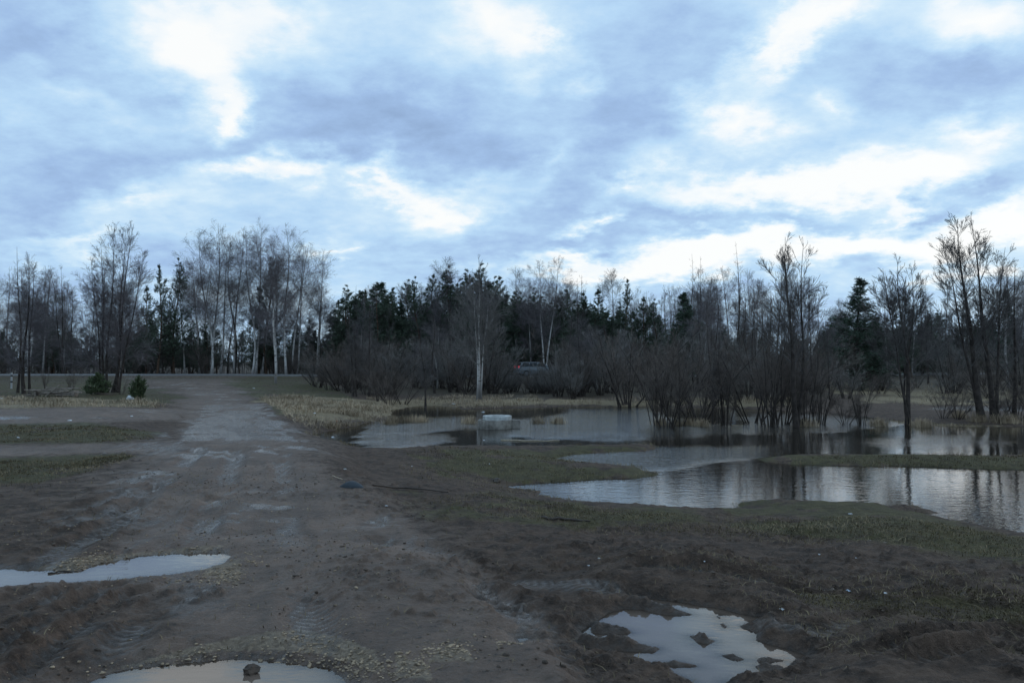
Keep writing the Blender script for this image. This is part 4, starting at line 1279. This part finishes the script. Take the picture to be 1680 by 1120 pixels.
def build_grass():
    xs, ys = [], []
    for poly, z, n in [([(425, 655), (480, 648), (560, 657), (600, 665), (600, 690), (530, 690), (475, 680)], .5, 7000), ([(520, 654), (640, 654), (655, 675), (605, 692), (540, 692)], .42, 5500), ([(600, 655), (700, 654), (880, 652), (905, 663), (700, 671), (620, 672)], .2, 6500), ([(900, 657), (1060, 655), (1300, 652), (1300, 666), (900, 665)], .2, 4500),
                       ([(1340, 632), (1900, 632), (1900, 655), (1400, 660)], .3, 5000), ([(-100, 653), (100, 655), (300, 661), (230, 667), (-100, 667)], .68, 4000), ([(1380, 690), (1480, 692), (1600, 696), (1800, 696), (1800, 700), (1400, 700)], .1, 2200)]:
        X, Y = in_poly_px(poly, n, z)
        keep = fbm(X, Y, 1.6, 3, 601) > -.08 + .1 * rng.normal(size=len(X)) * .5
        xs.append(X[keep]); ys.append(Y[keep])
    X, Y = np.concatenate(xs), np.concatenate(ys)
    z = H(X, Y); k = z > .02
    X, Y, z = X[k], Y[k], z[k]
    hv = .35 + 1.5 * np.clip(fbm(X, Y, 1.1, 3, 641) + .3, 0, 1)
    blades(X, Y, rng.uniform(.10, .36, len(X)) * hv, rng.uniform(.006, .013, len(X)), 'dry_grass', MAT['straw'], 'bleached dry grass lying along the banks of the flood', 1.5, z=z)
    # tussocks standing in the water
    cs = [at(px, py, 0) for px, py in [(882, 694), (914, 694), (648, 693), (668, 692), (690, 692), (640, 695), (770, 694), (1085, 697), (1110, 697), (1130, 697), (1150, 699), (1318, 698), (1325, 699), (1443, 697), (1440, 699), (1510, 698), (1516, 700), (1575, 692), (1605, 696), (1640, 697), (1660, 697)]]
    X, Y = tuft_points(cs, 5200, .17)
    blades(X, Y, rng.uniform(.15, .5, len(X)), rng.uniform(.005, .010, len(X)), 'reed_tussocks', MAT['straw'], 'pale dead tussocks poking out of the flood water', .5, z=np.maximum(H(X, Y), -.06))
    # short worn turf
    x, y, zz, r, grass, straw, gravel, wet, road = GX
    X, Y = [], []
    for poly, z, n in [([(690, 825), (800, 808), (900, 817), (1200, 843), (1500, 838), (1700, 885), (1900, 930), (1900, 985), (1700, 935), (1500, 905), (1250, 880), (1100, 872), (930, 872), (820, 864)], .5, 25000), ([(1280, 950), (1500, 955), (1900, 980), (1900, 1060), (1500, 1020), (1320, 990)], .85, 12000),
                       ([(660, 748), (740, 736), (1070, 733), (930, 753), (1085, 776), (1010, 788), (820, 789), (720, 780)], .3, 12000), ([(1235, 750), (1900, 750), (1900, 775), (1300, 762)], .1, 9000), ([(-100, 700), (120, 695), (240, 702), (255, 714), (180, 727), (-100, 729)], .68, 12000), ([(-100, 757), (60, 753), (200, 747), (225, 751), (150, 770), (60, 790), (-100, 800)], .78, 16000),
                       ([(-100, 622), (230, 628), (290, 650), (300, 660), (100, 660), (-100, 655)], .75, 9000), ([(368, 622), (480, 618), (560, 645), (470, 680), (420, 652)], .7, 8000)]:
        a, b = in_poly_px(poly, n, z)
        keep = fbm(a, b, .9, 4, 611) > -.02 + .16 * rng.normal(size=len(a)) * .7
        X.append(a[keep]); Y.append(b[keep])
    X, Y = np.concatenate(X), np.concatenate(Y)
    z = H(X, Y); k = z > .012
    X, Y, z = X[k], Y[k], z[k]
    d = np.hypot(X, Y)
    blades(X, Y, rng.uniform(.012, .042, len(X)) * np.interp(d, [6, 15, 40], [.8, 1, 2.0]), rng.uniform(.0025, .005, len(X)) * np.interp(d, [6, 15, 40], [1, 1.3, 2.4]), 'turf_grass', MAT['turf'], 'short worn olive turf along the water edge', .9, z=z)
build_grass()

def build_dead_grass():
    X, Y = [], []
    for poly, z, n in [([(690, 825), (800, 808), (900, 817), (1200, 843), (1500, 838), (1700, 885), (1900, 930), (1900, 985), (1700, 945), (1500, 915), (1250, 890), (1100, 885), (930, 880), (820, 868)], .5, 9000), ([(1000, 900), (1280, 900), (1900, 960), (1900, 1120), (1400, 1100), (1250, 990)], .87, 6000),
                       ([(640, 742), (740, 736), (1070, 733), (930, 753), (1085, 776), (1010, 788), (820, 800), (660, 790)], .3, 6000), ([(1235, 750), (1900, 750), (1900, 775), (1300, 762)], .1, 3500), ([(-100, 700), (120, 695), (255, 714), (180, 727), (-100, 729)], .68, 3000), ([(-100, 757), (200, 747), (225, 751), (150, 780), (60, 800), (-100, 810)], .78, 4500)]:
        a, b = in_poly_px(poly, n, z)
        keep = fbm(a, b, .7, 4, 631) > -.05 + .14 * rng.normal(size=len(a))
        X.append(a[keep]); Y.append(b[keep])
    a, b = in_poly_px([(-150, 800), (500, 760), (900, 860), (1800, 960), (1800, 1125), (-150, 1125)], 2200, .88)
    X.append(a); Y.append(b)
    X, Y = np.concatenate(X), np.concatenate(Y)
    z = H(X, Y); k = z > .012
    for kk in 'abcd': k &= sdf(PUDW[kk], X, Y) > .06
    X, Y, z = X[k], Y[k], z[k]
    d = np.hypot(X, Y)
    blades(X, Y, rng.uniform(.02, .07, len(X)) * np.interp(d, [6, 15, 40], [.8, 1, 1.8]), rng.uniform(.0018, .004, len(X)) * np.interp(d, [6, 15, 40], [1, 1.4, 2.6]), 'dead_turf_grass', MAT['dead_turf'], 'flattened dead grass blades mixed into the worn turf and mud', 1.6, z=z)
build_dead_grass()

def build_shore_fringe():
    X, Y = in_poly_px([(500, 690), (1900, 690), (1900, 960), (1500, 900), (1100, 860), (800, 830), (500, 760)], 90000, 0)
    z = H(X, Y)
    k = (z > -.03) & (z < .05) & (fbm(X, Y, .8, 3, 651) > -.08)
    X, Y, z = X[k][:9000], Y[k][:9000], z[k][:9000]
    d = np.hypot(X, Y)
    blades(X, Y, rng.uniform(.03, .10, len(X)) * np.interp(d, [10, 30], [.8, 1.7]), rng.uniform(.002, .0045, len(X)) * np.interp(d, [10, 30], [1, 2]), 'drowned_grass', MAT['dead_turf'], 'ragged drowned grass fringing the flood water', .8, z=z)
build_shore_fringe()

def stones(X, Y, size, name, mat, label, flat=.6, z=None, kind='stuff'):
    n = len(X)
    t = (1 + math.sqrt(5)) / 2
    b = np.array([(-1, t, 0), (1, t, 0), (-1, -t, 0), (1, -t, 0), (0, -1, t), (0, 1, t), (0, -1, -t), (0, 1, -t), (t, 0, -1), (t, 0, 1), (-t, 0, -1), (-t, 0, 1)]) / math.sqrt(1 + t * t)
    fc = np.array([(0, 11, 5), (0, 5, 1), (0, 1, 7), (0, 7, 10), (0, 10, 11), (1, 5, 9), (5, 11, 4), (11, 10, 2), (10, 7, 6), (7, 1, 8), (3, 9, 4), (3, 4, 2), (3, 2, 6), (3, 6, 8), (3, 8, 9), (4, 9, 5), (2, 4, 11), (6, 2, 10), (8, 6, 7), (9, 8, 1)])
    z = H(X, Y) if z is None else z
    V = b[None] * (1 + .28 * rng.normal(size=(n, 12, 1)))
    sc = size[:, None, None] * np.stack([np.ones(n), rng.uniform(.5, 1, n), rng.uniform(.35, .8, n) * flat / .6], -1)[:, None, :]
    V = V * sc
    a = rng.random(n) * 6.28
    ca, sa = np.cos(a)[:, None], np.sin(a)[:, None]
    V = np.stack([V[..., 0] * ca - V[..., 1] * sa + X[:, None], V[..., 0] * sa + V[..., 1] * ca + Y[:, None], V[..., 2] + (z + size * .12)[:, None]], -1)
    T = (fc[None] + (np.arange(n) * 12)[:, None, None]).reshape(-1, 3)
    tag(link(name, mesh_np(name, V.reshape(-1, 3), None, T), mat), label, kind=kind)

def build_stones():
    X, Y = [], []
    for poly, n in [([(50, 930), (160, 905), (300, 896), (365, 897), (345, 906), (150, 926), (130, 936)], 1300), ([(335, 938), (390, 923), (395, 960), (330, 955)], 420), ([(150, 950), (300, 944), (320, 956), (160, 962)], 120),
                    ([(140, 1098), (350, 1060), (480, 1038), (600, 1075), (625, 1110), (540, 1093), (460, 1081), (350, 1076)], 1700), ([(715, 1068), (765, 1072), (775, 1092), (690, 1094)], 260), ([(640, 1080), (700, 1095), (700, 1125), (640, 1120)], 180), ([(560, 1020), (600, 1022), (600, 1040), (560, 1038)], 60), ([(380, 905), (425, 900), (430, 930), (390, 925)], 160), ([(810, 1050), (835, 1055), (835, 1070), (810, 1068)], 50)]:
        a, b = in_poly_px(poly, n, .88)
        k = fbm(a, b, .5, 3, 701) > -.10 + .12 * rng.normal(size=len(a))
        X.append(a[k] + .05 * rng.normal(size=k.sum())); Y.append(b[k] + .05 * rng.normal(size=k.sum()))
    a, b = in_poly_px([(-100, 850), (300, 800), (560, 800), (900, 1120), (-100, 1120)], 700, .9)
    X.append(a); Y.append(b)
    X, Y = np.concatenate(X), np.concatenate(Y)
    stones(X, Y, rng.lognormal(math.log(.0075), .42, len(X)).clip(.003, .020), 'gravel', MAT['pebble'], 'wet tan gravel washed up round the puddles', .42)
    # clods
    a, b = in_poly_px([(-150, 790), (400, 740), (700, 800), (1100, 880), (1800, 940), (1800, 1125), (-150, 1125)], 4200, .88)
    k = (fbm(a, b, 1.3, 3, 711) > .03) 
    a, b = a[k], b[k]
    z = H(a, b)
    ok = np.ones(len(a), bool)
    for kk in 'abcd': ok &= ~((sdf(PUDW[kk], a, b) < .05) & (z < LV[kk] + .02))
    a, b, z = a[ok], b[ok], z[ok]
    stones(a, b, rng.lognormal(math.log(.0085), .45, len(a)).clip(.004, .024), 'mud_clods', MAT['clod'], 'crumbled clods of dark mud thrown up by wheels', .5, z=z)
build_stones()

# ------------------------------------------------------------------ concrete well
def ring_bm(r_out, r_in, z0, z1, n=40, rough=0.0, bev=.015):
    bm = bmesh.new()
    prof = [(r_in, z0), (r_out, z0), (r_out, z1 - bev), (r_out - bev, z1), (r_in + bev, z1), (r_in, z1 - bev)]
    rows = []
    for k in range(n):
        a = 2 * math.pi * k / n
        j = 1 + rough * random.uniform(-1, 1)
        rows.append([bm.verts.new((r * j * math.cos(a), r * j * math.sin(a), z + rough * .4 * random.uniform(-1, 1))) for r, z in prof])
    for k in range(n):
        A, B = rows[k], rows[(k + 1) % n]
        for i in range(len(prof)):
            j = (i + 1) % len(prof)
            bm.faces.new((A[i], B[i], B[j], A[j]))
    return bm

def box_bm(sx, sy, sz, bev=.01, jit=0.0):
    bm = bmesh.new()
    bmesh.ops.create_cube(bm, size=1)
    for v in bm.verts:
        v.co = Vector((v.co.x * sx + random.uniform(-jit, jit), v.co.y * sy + random.uniform(-jit, jit), v.co.z * sz + random.uniform(-jit, jit)))
    if bev: bmesh.ops.bevel(bm, geom=bm.edges[:], offset=bev, segments=2, affect='EDGES')
    return bm

def build_well():
    d = 31.0
    x = (812 - 840) / F * d
    root = tag(empty('concrete_well', (x, d, 0)), 'round concrete well with a pale slab lid standing in the flood water', 'well')
    root.scale = (1, 1, 1.22)
    bm_obj('well_ring', ring_bm(.66, .54, -.4, .265, 44, .012), MAT['concrete'], root, True)
    o = bm_obj('lid', ring_bm(.56, .36, .268, .40, 44, .004, .02), MAT['concrete_new'], root, False)
    o['label'] = 'pale ring shaped slab lid with a wide hole'
    o.location = (.09, -.02, 0)
    inner = bm_obj('hole_rim', ring_bm(.40, .30, .20, .262, 36, .01), MAT['concrete'], root, False)
    inner.location = (.09, -.02, 0)
    o = bm_obj('concrete_block', box_bm(.62, .5, .62, .02, .015), MAT['concrete'], root)
    o.location = (.66, .12, -.06)
build_well()

# ------------------------------------------------------------------ car beyond the shrubs
def build_car():
    d = 82.5
    x = (880 - 840) / F * d
    z = hwy_z(np.array([x]))[0] + .03
    root = tag(empty('estate_car', (x, d, z), math.radians(17)), 'silver estate car with glowing tail light driving along the highway', 'car')
    # built along +x, rear at -x
    def loft(stations, ywid, name, mat, rnd=.0):
        bm = bmesh.new()
        rows = []
        for (xx, zb, zt, w) in stations:
            rows.append([bm.verts.new(p) for p in ((xx, -w, zb), (xx, -w * 1.0, zb + (zt - zb) * .55), (xx, -w * .92, zt), (xx, w * .92, zt), (xx, w, zb + (zt - zb) * .55), (xx, w, zb))])
        for A, B in zip(rows[:-1], rows[1:]):
            for i in range(6):
                j = (i + 1) % 6
                bm.faces.new((A[i], A[j], B[j], B[i]))
        bm.faces.new(rows[0][::-1]); bm.faces.new(rows[-1])
        bmesh.ops.recalc_face_normals(bm, faces=bm.faces[:])
        return bm_obj(name, bm, mat, root)
    body = loft([(-2.18, .38, .78, .78), (-2.1, .30, .96, .84), (-1.4, .24, .98, .87), (.9, .24, .97, .87), (1.5, .26, .88, .85), (2.05, .32, .74, .80), (2.2, .40, .62, .72)], 0, 'body', MAT['car'])
    loft([(-2.05, .955, .99, .80), (-1.78, .96, 1.40, .70), (-1.2, .965, 1.46, .69), (.1, .965, 1.45, .69), (.45, .96, 1.36, .70), (1.15, .955, .98, .78)], 0, 'cabin', MAT['car'])
    def quad(name, pts, mat, parent, th=.012):
        bm = bmesh.new()
        vs = [bm.verts.new(p) for p in pts]
        f = bm.faces.new(vs)
        bmesh.ops.solidify(bm, geom=[f], thickness=th)
        return bm_obj(name, bm, mat, parent)
    for s in (-1, 1):
        for x0, x1 in ((-1.72, -1.05), (-.98, -.18), (-.10, .52)):
            t1 = 1.38 if x1 < .4 else 1.33
            quad('window', [(x0, s * .805, 1.02), (x1 + (.2 if x1 > .4 else 0), s * .805, 1.02), (x1, s * .735, t1), (x0 + .06, s * .735, t1)], MAT['glass'], root)
        for xx in (-1.35, 1.35):
            w = empty('wheel', (xx, s * .80, .31)); w.parent = root
            bm = ring_bm(.31, .19, -.10, .10, 24, 0, .03); o = bm_obj('tyre', bm, MAT['rubber'], w, True); o.rotation_euler = (math.pi / 2, 0, 0)
            bm = bmesh.new(); bmesh.ops.create_cone(bm, cap_ends=True, segments=20, radius1=.192, radius2=.17, depth=.17); o = bm_obj('rim', bm, MAT['car'], w); o.rotation_euler = (math.pi / 2 * s, 0, 0)
        bm = box_bm(.10, .16, .24, .03); o = bm_obj('tail_light', bm, MAT['tail'], root); o.location = (-2.12, s * .70, .96)
        bm = box_bm(.12, .14, .12, .03); o = bm_obj('mirror', bm, MAT['car'], root); o.location = (.72, s * .92, 1.03)
        bm = box_bm(.10, .30, .13, .03); o = bm_obj('headlight', bm, MAT['glass'], root); o.location = (2.13, s * .52, .66)
        bm = box_bm(1.7, .04, .04, .012); o = bm_obj('roof_rail', bm, MAT['black'], root); o.location = (-.6, s * .60, 1.49)
    quad('rear_window', [(-2.03, -.66, 1.02), (-2.03, .66, 1.02), (-1.83, .58, 1.36), (-1.83, -.58, 1.36)], MAT['glass'], root, .03)
    quad('windscreen', [(1.08, -.66, 1.02), (1.08, .66, 1.02), (.54, .6, 1.34), (.54, -.6, 1.34)], MAT['glass'], root, .03)
    bm = box_bm(.16, 1.62, .22, .05); o = bm_obj('bumper', bm, MAT['car'], root); o.location = (-2.17, 0, .46)
    bm = box_bm(.02, .5, .11, .005); o = bm_obj('number_plate', bm, MAT['paint'], root); o.location = (-2.19, 0, .70)
build_car()

# ------------------------------------------------------------------ roadside marker posts
def marker(px, d, h, label):
    x = (px - 840) / F * d
    z = H1(x, d)
    root = tag(empty('marker_post', (x, d, z - .1)), label, 'marker post', 'marker posts along the highway')
    o = bm_obj('post', box_bm(.10, .07, h + .1, .015), MAT['paint'], root); o.location = (0, 0, (h + .1) / 2)
    for zz in (.42, .80):
        o = bm_obj('black_band', box_bm(.108, .078, .13, .012), MAT['black'], root); o.location = (0, 0, .1 + h * zz)
marker(19.5, 52, 1.05, 'black and white striped marker post beside the thin dark trunk')
marker(33, 76, .75, 'short white marker post on the highway shoulder behind the twin trunks')
marker(43, 76, .8, 'white marker post just past the twin trunks on the highway shoulder')

# ------------------------------------------------------------------ plank pile
def build_planks():
    x0, y0, _ = hit(88, 649)
    k = 0
    lab = ['weathered plank lying at the bottom of the pile', 'split plank lying across the pile', 'long plank along the top of the pile', 'plank at the far side of the pile', 'short plank hanging off the end of the pile', 'plank sloping down the pile towards the dirt track', 'plank wedged in the middle of the pile', 'thin plank sticking out past the dark trunks', 'crooked plank on the low side of the pile', 'pale plank resting on two bearers', 'bearer post carrying one end of the planks', 'bearer post carrying the other end of the planks', 'slanted plank propped in the middle of the pile']
    spec = [(-.2, 0, .12, 2.3, 0, 0), (.5, .15, .16, 1.4, .06, .02), (-.1, -.1, .46, 2.2, .02, -.01), (-.5, .3, .34, 1.6, -.05, .02), (1.05, -.15, .30, 1.0, .1, .06), (.2, -.25, .28, 1.5, -.12, -.10), (-.75, -.05, .25, 1.1, .04, .04), (-1.0, -.2, .40, .9, -.1, .05), (.75, -.22, .10, 1.0, .05, 0), (.45, .1, .55, 1.9, -.03, .015)]
    for (dx, dy, dz, L, rz, ry) in spec:
        zg = H1(x0 + dx, y0 + dy)
        o = bm_obj('plank', box_bm(L, .16, .055, .008, .006), MAT['wood'])
        o.location = (x0 + dx, y0 + dy, zg + dz * .75); o.rotation_euler = (random.uniform(-.2, .2), ry, rz)
        tag(o, lab[k], 'plank', 'planks in the pile'); k += 1
    for dx in (-.9, 1.15):
        zg = H1(x0 + dx, y0)
        o = bm_obj('post', box_bm(.12, .45, .34, .01, .01), MAT['wood']); o.location = (x0 + dx, y0, zg + .14)
        tag(o, lab[k], 'post'); k += 1
    zg = H1(x0 - .02, y0 - .3)
    o = bm_obj('plank', box_bm(.9, .12, .05, .008), MAT['wood']); o.location = (x0 + .1, y0 - .32, zg + .3); o.rotation_euler = (0, -.75, .5)
    tag(o, lab[k], 'plank', 'planks in the pile')
build_planks()

# ------------------------------------------------------------------ scrap, sticks and litter in the mud
def crumple(name, px, py, sx, sy, sz, mat, label, cat='litter', sub=2, jit=.25, rz=None, z=None, lift=.35):
    x, y, zz = hit(px, py)
    if z is not None: zz = z
    bm = bmesh.new()
    bmesh.ops.create_icosphere(bm, subdivisions=max(2, sub), radius=1)
    for v in bm.verts:
        j = 1 + jit * random.uniform(-1, 1)
        v.co = Vector((v.co.x * sx * j, v.co.y * sy * j, v.co.z * sz * j))
    o = bm_obj(name, bm, mat, None, sub > 2)
    o.location = (x, y, zz + sz * lift)
    o.rotation_euler = (0, 0, random.uniform(0, 6) if rz is None else rz)
    return tag(o, label, cat)

def stick(name, pts, r, mat, label, cat='stick', z=None, lift=.6, bend=None):
    """a bent stick through photo points lying on the ground"""
    P = []
    for (px, py) in pts:
        x, y, zz = hit(px, py)
        P.append((x, y, (zz if z is None else z) + r * lift))
    P = np.array(P)
    s = np.linspace(0, len(P) - 1, 9)
    C = np.stack([np.interp(s, np.arange(len(P)), P[:, i]) for i in range(3)], -1)
    C[1:-1] += rng.normal(size=(7, 3)) * r * np.array([.7, .7, .25])
    R = np.full(9, r) * np.linspace(1, .55, 9) * (1 + .12 * rng.normal(size=9))
    v, q = tubes(C[None], R[None], 7)
    c0 = C.mean(0)
    o = link(name, mesh_np(name, v - c0, q, tris=None, smooth=True), mat)
    o.location = tuple(c0)
    return tag(o, label, cat)

def build_scrap():
    # curved rubber piece, half sunk
    x, y, z = hit(576, 799)
    bm = bmesh.new()
    n, mseg = 18, 10
    rows = []
    for i in range(n + 1):
        t = i / n
        xx = -.17 + .36 * t
        hgt = .105 * math.sin(min(1, t * 1.25 + .12) * math.pi) ** .8 if t < .72 else .105 * math.sin(min(1, .72 * 1.25 + .12) * math.pi) ** .8 * (1 - (t - .72) / .28) ** 1.2
        hgt = max(.004, .14 * (math.sin(math.pi * min(t * 1.45 + .06, 1) * .5)) * (1 - t) ** .55)
        w = .09 * math.sin(math.pi * (.12 + .86 * t)) ** .6
        rows.append([bm.verts.new((xx, w * math.cos(math.pi * k / mseg) + .02 * math.sin(t * 3), hgt * math.sin(math.pi * k / mseg) ** .8 - .015)) for k in range(mseg + 1)])
    for A, B in zip(rows[:-1], rows[1:]):
        for k in range(mseg): bm.faces.new((A[k], A[k + 1], B[k + 1], B[k]))
    bm.faces.new(rows[0]); bm.faces.new(rows[-1][::-1])
    bmesh.ops.recalc_face_normals(bm, faces=bm.faces[:])
    o = bm_obj('rubber_scrap', bm, MAT['scrap'], None, True)
    o.location = (x, y, z + .012); o.rotation_euler = (0, 0, -.25); o.scale = (1, 1, 1)
    tag(o, 'blue grey domed scrap of rubber half sunk in the mud', 'scrap')
    stick('stick', [(545, 782), (562, 787)], .008, MAT['pale_stick'], 'pale peeled stick poking out beside the domed rubber scrap')
    stick('stick', [(612, 797), (650, 802), (690, 803), (735, 809)], .016, MAT['stick'], 'long thin dark stick lying past the domed rubber scrap')
    stick('branch', [(889, 850), (900, 853), (930, 854), (968, 857)], .022, MAT['stick'], 'dark broken branch lying on the turf near the water', 'branch')
    stick('stick', [(78, 951), (100, 948), (120, 942)], .008, MAT['stick'], 'dark stick floating in the long gravel edged puddle', z=LV['a'])
    stick('stick', [(822, 722), (870, 723.5), (918, 723)], .02, MAT['pale_stick'], 'pale straight stick floating in the dark water in front of the well', z=0.0)
    crumple('dark_lump', 815, 791, .13, .07, .06, MAT['stick'], 'black lump of debris at the tip of the shallow inlet', 'debris')
    crumple('clod', 412, 1122, .046, .038, .036, MAT['clod'], 'rough mud clod standing in the bottom puddle', 'clod', 2, .3, z=LV['b'])
    crumple('plastic_bag', 214, 655, .20, .16, .15, MAT['plastic'], 'white plastic bag on the verge beside the small green bush', 'bag', 2, .18)
    L = [(516, 678, .10, 'plastic', 'white scrap on the straw bank above the flood'), (553, 691, .09, 'orange', 'reddish scrap at the foot of the straw bank'), (416, 637, .12, 'plastic', 'pale scrap high on the verge of the dirt road'), (546, 717, .07, 'plastic', 'white scrap at the muddy head of the flood'), (853, 722, .05, 'plastic', 'white scrap caught on the floating pale stick'),
         (794, 722, .05, 'plastic', 'small white scrap floating straight in front of the well'), (634, 832, .025, 'plastic', 'tiny white scrap in the hollow below the domed rubber'), (566, 770, .03, 'plastic', 'tiny white scrap up slope from the domed rubber'), (580, 798, .018, 'plastic', 'white speck resting against the domed rubber scrap'), (1283, 1003, .022, 'plastic', 'white scrap on the rim of the wide islet puddle'),
         (1392, 974, .026, 'blue_plastic', 'pale blue scrap on the trampled turf'), (1453, 975, .028, 'plastic', 'white scrap just beyond the pale blue one'), (1344, 911, .02, 'plastic', 'small white scrap on dark mud short of the turf'), (1404, 917, .02, 'plastic', 'white speck on dark mud, one of two close together'), (1427, 888, .035, 'wood', 'pale chip of wood at the edge of the turf band'), (1452, 892, .03, 'wood', 'pale chip of wood next to another at the turf band'),
         (1156, 935, .016, 'plastic', 'white speck on the churned mud above the islets'), (983, 916, .02, 'plastic', 'white scrap on dark mud below the broken branch'), (966, 929, .02, 'plastic', 'crumpled white scrap nearest the big wheel rut'), (1395, 844, .04, 'plastic', 'white scrap on the dark islet at the pond edge'), (114, 690, .09, 'plastic', 'white scrap on the track beside the grass strip'), (30, 718, .06, 'plastic', 'white scrap in the green strip between the tracks'),
         (216, 683, .09, 'plastic', 'white scrap on the side track by the bend'), (2, 654, .16, 'plastic', 'pale scrap on the verge at the picture edge'), (20, 660, .22, 'wood', 'flat pale slab of wood on the verge'), (676, 765, .03, 'plastic', 'white speck on the muddy slope below the grass tongue'), (793, 676, .10, 'plastic', 'whitish scrap floating in dark water behind the well'), (743, 663, .16, 'plastic', 'grey white scrap caught in the far straw bank'), (803, 761, .03, 'plastic', 'white speck on the grass tongue in front of the well')]
    for (px, py, s, mt, lb) in L:
        w = py in (722, 676) 
        crumple('litter_scrap', px, py, s * .75, s * .42, s * .25, MAT[mt], lb, 'litter', 2, .5, z=0.0 if w else None, lift=.3)
build_scrap()
